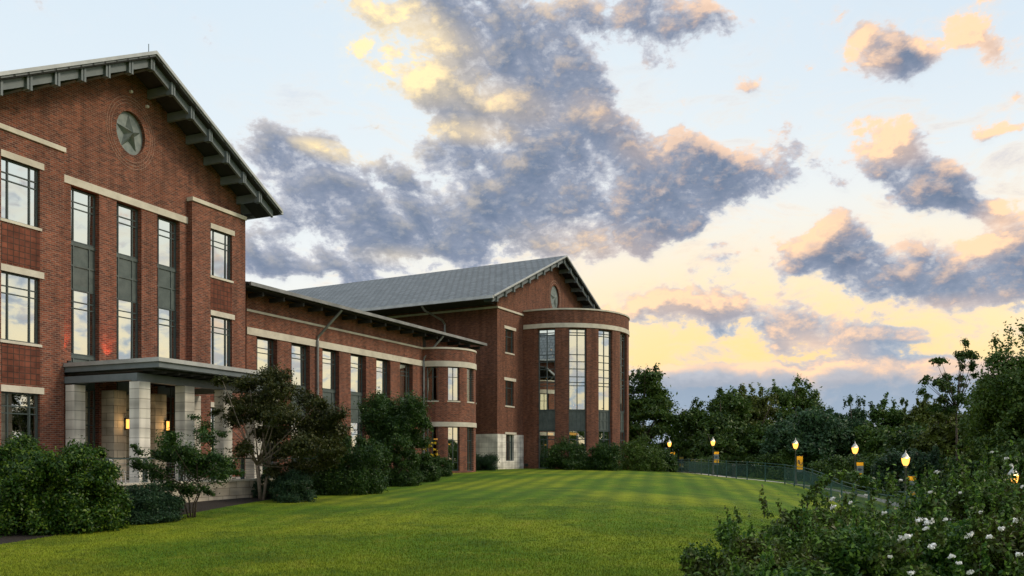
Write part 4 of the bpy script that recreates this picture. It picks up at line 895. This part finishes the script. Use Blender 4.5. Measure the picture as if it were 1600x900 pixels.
# ------------------------------------------------------------------ flowering shrubs, lower right
FS = [(1160,9.6,826,.95),(1235,10.6,782,1.05),(1330,10.8,762,1.1),(1425,10.6,742,1.15),(1520,10.4,722,1.15),(1610,10.6,712,1.2),(1250,7.9,852,.75),(1370,8.1,818,.95),(1490,8.0,800,1.0),(1600,7.8,792,1.0),(1165,8.2,876,.55)]
FL = ['flowering shrub reaching farthest left over the lawn','low flowering shrub second from the left of the bank','flowering shrub with two round white heads near the arching stem','flowering shrub just below the nearest fully visible lamp','flowering shrub with tall upright shoots','flowering shrub cut by the right edge, back row','small front shrub without blossom at the bottom','front shrub with the broad white cluster','front shrub with several white clusters at the bottom','front shrub in the bottom right corner','tiny sprawling shrub at the bottom left of the bank']
FLW = [(1300,779,.07),(1301,792,.06),(1329,785,.03),(1352,774,.03),(1381,802,.045),(1453,769,.045),(1464,737,.06),(1437,812,.085),(1449,816,.07),(1446,826,.045),(1411,840,.075),(1420,838,.05),(1455,853,.06),(1514,835,.075),(1545,839,.05),(1563,825,.05),(1486,869,.05),(1497,880,.035),(1586,813,.05),(1591,866,.06),(1516,893,.05),(1579,727,.05),(1572,716,.04),(1423,895,.05),(1550,706,.03),(1500,770,.02),(1532,800,.025),(1390,870,.025),(1598,760,.03),(1407,750,.03),(1476,812,.025)]
shr = []
for i, (px, Y, top, rx) in enumerate(FS):
    rng = np.random.default_rng(700+i); x = at(px, Y); z0 = ground(x, Y); zt = zat(top, Y); h = zt-z0
    cl = crown_clumps(x, Y, z0+h*.5, rx*.8, h*.42, 34, rng, .25)
    cl = [(c[0], c[1], max(c[2], z0+c[4]*.6), c[3], min(c[4], h*.3)) for c in cl]
    ex = []      # upright or arching leafy shoots
    for k in range({0: 9, 1: 9, 2: 11, 3: 16, 6: 7, 10: 5}.get(i, 22)):
        a = rng.random()*2*PI; q = rng.random()**.5*.85; bx_ = x+math.cos(a)*rx*q; by_ = Y+math.sin(a)*rx*q; bz_ = z0+h*(.5+.42*math.sqrt(max(0, 1-q*q)))
        L = (.16+.30*rng.random())*(1.35 if i in (4, 5) else 1); lean = np.array([math.cos(a), math.sin(a), 0])*.35*rng.random()
        sh = [(bx_+lean[0]*t_*L, by_+lean[1]*t_*L, bz_+L*t_, .045*(1.15-t_), .06) for t_ in np.linspace(0, 1, 6)]
        ex.append(leaf_cloud(sh, 90, .05, rng, updir=1.2, shell=.2))
    p = plant('flowering_shrub', FL[i], 'shrub', x, Y, cl, 30000, .058, 'leaf_rose', .012, z0+h*.35, 720+i, stems=5, nl=20, group='flowering shrubs at the lower right', extra=np.concatenate(ex))
    shr.append((p, x, Y, z0+h*.5, rx*.98, h*.52))
for (px, py, s_) in FLW:
    d_ = np.array([(px-800)/F, 1, (715-py)/F]); best = None
    for (p, x, Y, zc, rx, rz) in shr:
        sc = np.array([1/rx, 1/rx, 1/rz]); o_ = -np.array([x, Y, zc])*sc; dd = d_*sc
        a, b, c = dd@dd, 2*o_@dd, o_@o_-1; q = b*b-4*a*c
        if q < 0: continue
        t_ = (-b-math.sqrt(q))/(2*a)
        if t_ > 0 and (best is None or t_ < best[0]): best = (t_, p)
    if best is None:
        best = min(((Y, p) for (p, x, Y, zc, rx, rz) in shr), key=lambda e: abs(e[1].location.x/e[1].location.y-(px-800)/F)+abs(e[0]-10.5)*.05)
    t_, p = best; pos = d_*(t_-.08)-np.array(p.location)
    rng = np.random.default_rng(int(px*7+py)); s_ *= .70; n = int(14+s_*600)
    V = leaf_cloud([tuple(pos)+(s_*.62, s_*.42), tuple(pos+np.array([s_*.7, 0, s_*.15]))+(s_*.4, s_*.28), tuple(pos+np.array([-s_*.5, 0, -s_*.3]))+(s_*.3, s_*.22)], n, .026, rng, aspect=.9, shell=.3)
    me = np_mesh('flower_cluster', V, 4); me.materials.append(M['petal']); o = bpy.data.objects.new('flower_cluster', me); COL.objects.link(o); o.parent = p

# ------------------------------------------------------------------ lamp posts with banners
def lamp(px, Y, label, lit=True, banner=True, h=None, top=None, bm_='gold', emblem='stripe', side=1, bs=1.0):
    x = at(px, Y); z = ground(x, Y); h = (zat(top, Y)-z)
    r = empty('lamp_post', (x, Y, z), 0, label=label, cat='street lamp', group='lamp posts along the path')
    hp = h-.92
    MB().lathe([(.13, -.2), (.13, .25), (.09, .32), (.055, .5), (.045, hp), (.08, hp+.02), (.06, hp+.1), (.10, hp+.13)], 12).build('pole', 'polegrey' if lit else 'black', r, smooth_=True)
    if lit:
        MB().lathe([(.09, hp+.13), (.155, hp+.25), (.19, hp+.42), (.195, hp+.50)], 14).build('globe', 'lampglow', r, smooth_=True)
        MB().lathe([(.03, hp+.2), (.11, hp+.30), (.12, hp+.42), (.05, hp+.505)], 10).build('bulb', 'lampcore', r, smooth_=True)
        MB().lathe([(.205, hp+.503), (.205, hp+.53), (.15, hp+.62), (.08, hp+.72), (.03, hp+.78), (.02, hp+.86), (.004, hp+.92)], 14).build('cap', 'fascia', r, smooth_=True)
        l = bpy.data.lights.new('lamp_light', 'POINT'); l.energy = 40; l.color = (1, .62, .28); l.shadow_soft_size = .15
        lo = bpy.data.objects.new('lamp_light', l); COL.objects.link(lo); lo.parent = r; lo.location = (0, 0, hp+.36); lo.location.y = -.3
    if banner:
        zt = hp-.42; w_, hh = .42*bs, .95*bs; x0 = .10
        b = MB(); b.box(x0, x0+w_, -.008, .008, zt-hh, zt); b = b.build('banner', 'gold' if lit else 'shadedgold', r)
        MB().tube([(0, 0, zt+.03), (x0+w_+.05, 0, zt+.03)], .012, 6).build('banner_arm', 'black', r)
        MB().tube([(0, 0, zt-hh-.03), (x0+w_+.05, 0, zt-hh-.03)], .012, 6).build('banner_arm', 'black', r)
        MB().box(x0, x0+w_, -.0085, .0085, zt-hh-.18, zt-hh-.005).build('banner_foot', 'slate', b)
        cx_, cz_ = x0+w_/2, zt-hh*.46
        if emblem == 'stripe':
            MB().box(x0, x0+w_, -.013, .013, cz_-hh*.24, cz_+hh*.24).build('emblem_field', 'slate' if lit else 'navy', b)
            k = MB(); k.box(cx_-.12, cx_+.04, -.018, .018, cz_-.07, cz_+.07); k.box(cx_+.0, cx_+.12, -.0185, .0185, cz_-.03, cz_+.03); k.build('emblem', 'navy', b)
        else:    # interlocking B and U
            for ch, dx, dz in (('B', -.085, .03), ('U', .075, -.10)):
                cu = bpy.data.curves.new('letter', 'FONT'); cu.body = ch; cu.size = .33*bs; cu.extrude = .002; cu.offset = .008; cu.align_x = 'CENTER'; cu.align_y = 'CENTER'
                lt = bpy.data.objects.new('tmp', cu); COL.objects.link(lt); dg = bpy.context.evaluated_depsgraph_get(); lm_ = bpy.data.meshes.new_from_object(lt.evaluated_get(dg)); bpy.data.objects.remove(lt)
                lm_.materials.clear(); lm_.materials.append(M['navy']); lo = bpy.data.objects.new('letter', lm_); COL.objects.link(lo); lo.parent = b
                lo.location = (cx_+dx, -.0125 if ch == 'B' else -.0165, cz_+dz); lo.rotation_euler = (PI/2, 0, 0)
    return r
lamp(1046, 80, 'lit lamp post with gold banner, farthest along the fence', top=685)
lamp(1060, 86, 'unlit black lamp post with dim banner behind the farthest lit lamp', lit=False, top=694)
lamp(1114, 72.5, 'lit lamp post beside the pale path, gold banner with blue band', top=682)
lamp(1243, 60, 'lit lamp post with gold banner bearing dark letters', top=684, emblem='letters')
lamp(1336, 52, 'lit lamp post half covered by leaves, fourth along the fence', top=689)
lamp(1415, 42, 'lit lamp post rising above the flowering shrubs, banner cut by leaves', top=703)
lamp(1583, 33, 'nearest lit lamp glowing behind the shrub shoots at right', top=726, banner=True)

# ------------------------------------------------------------------ green fence
fp = [(1020,88),(1040,84),(1071,80),(1101,72),(1134,66),(1166,61),(1227,56),(1254,51.5),(1279,47),(1310,42),(1350,37),(1400,33),(1450,29)]
fp = np.array([(at(p, Y), Y) for p, Y in fp]); Lf = np.r_[0, np.cumsum(np.hypot(*np.diff(fp, axis=0).T))]
def fpos(s_): return float(np.interp(s_, Lf, fp[:,0])), float(np.interp(s_, Lf, fp[:,1]))
x0, y0 = fpos(0); z0 = ground(x0, y0)
fe = empty('fence', (x0, y0, z0), 0, label='long dark green railing fence dipping along the lawn edge', cat='fence')
HF = 1.3; n = int(Lf[-1]/2.4); rails = MB(); wires = MB(); prev = None
for k in range(n+1):
    x, y = fpos(k*Lf[-1]/n); z = ground(x, y)
    p = (x-x0, y-y0, z-z0)
    MB().box(p[0]-.035, p[0]+.035, p[1]-.035, p[1]+.035, p[2]-.2, p[2]+HF+.06).build('post', 'green', fe)
    if prev:
        for q in (HF, HF*.86, .12): rails.tube([(prev[0], prev[1], prev[2]+q), (p[0], p[1], p[2]+q)], .022, 5)
        for j in range(1, 16):
            a = [prev[i]+(p[i]-prev[i])*j/16 for i in range(3)]; wires.box(a[0]-.009, a[0]+.009, a[1]-.009, a[1]+.009, a[2]+.1, a[2]+HF*.86)
    prev = p
rails.build('rail', 'green', fe); wires.build('picket', 'green', fe)
tag(MB().lathe([(.0001, -.2), (.22, -.2), (.24, .1), (.2, .2), (.2, .92), (.23, .95), (.2, 1.05), (.06, 1.12), (.0001, 1.13)], 14).build('litter_bin', 'black', None, loc=(at(1147, 70), 70, ground(at(1147, 70), 70)), smooth_=True), 'dark round litter bin behind the fence right of the second lamp', 'bin')

# ------------------------------------------------------------------ small things
ch = empty('terrace_chair', FN.w(21.35, 24.6, FLOOR+.012), FN.rot+.5, label='white thin framed chair on the terrace behind the railing', cat='chair')
mb = MB()
for sx_ in (-.2, .2):
    mb.tube([(sx_, .2, 0), (sx_, .17, .45), (sx_, .27, .85)], .014, 6); mb.tube([(sx_, -.22, 0), (sx_, -.17, .45), (sx_, .17, .45)], .014, 6)
mb.tube([(-.2, .27, .85), (.2, .27, .85)], .014, 6); mb.build('frame', 'white', ch)
MB().box(-.21, .21, -.18, .18, .445, .47).build('seat', 'beam', ch); MB().box(-.18, .18, .2, .215, .58, .82).build('backrest', 'beam', ch)
P = FR.w(63.1, 32.6); fl = empty('ground_floodlight', (P.x, P.y, ground(P.x, P.y)), .4, label='small black floodlight on the lawn at the stone base', cat='floodlight')
MB().lathe([(.02, -.1), (.02, .2)], 6).build('stake', 'black', fl); b = MB().lathe([(.16, -.12), (.2, .1), (.17, .12)], 10); b.build('head', 'black', fl, loc=(0, 0, .32))
# arching stem over the shrub bank
rng = np.random.default_rng(44); Ya = 11.0; pts = [(at(1262+22*k, Ya), Ya, zat([778,752,742,741,750,772][k], Ya)) for k in range(6)]
sx0 = pts[0]; ar = empty('arching_branch', (sx0[0], Ya, ground(sx0[0], Ya)), 0, label='long arching leafy spray in front of the fence bend', cat='branch')
mb = MB().tube([(sx0[0]-.1, Ya, ground(sx0[0], Ya)-.05)]+pts, [.014]+[.01, .009, .007, .006, .005, .003], 6); mb.v = [(p[0]-ar.location.x, p[1]-ar.location.y, p[2]-ar.location.z) for p in mb.v]; mb.build('stem', 'bark', ar)
V = leaf_cloud([(p[0]-ar.location.x, 0, p[2]-ar.location.z, .09, .07) for a, b in zip(pts, pts[1:]) for p in [tuple(a[i]+(b[i]-a[i])*q for i in range(3)) for q in (0, .25, .5, .75)]], 1300, .05, rng, shell=.1)
me = np_mesh('leaves', V, 4); me.materials.append(M['leaf_rose']); o = bpy.data.objects.new('leaves', me); COL.objects.link(o); o.parent = ar
print('objects', len(bpy.data.objects))
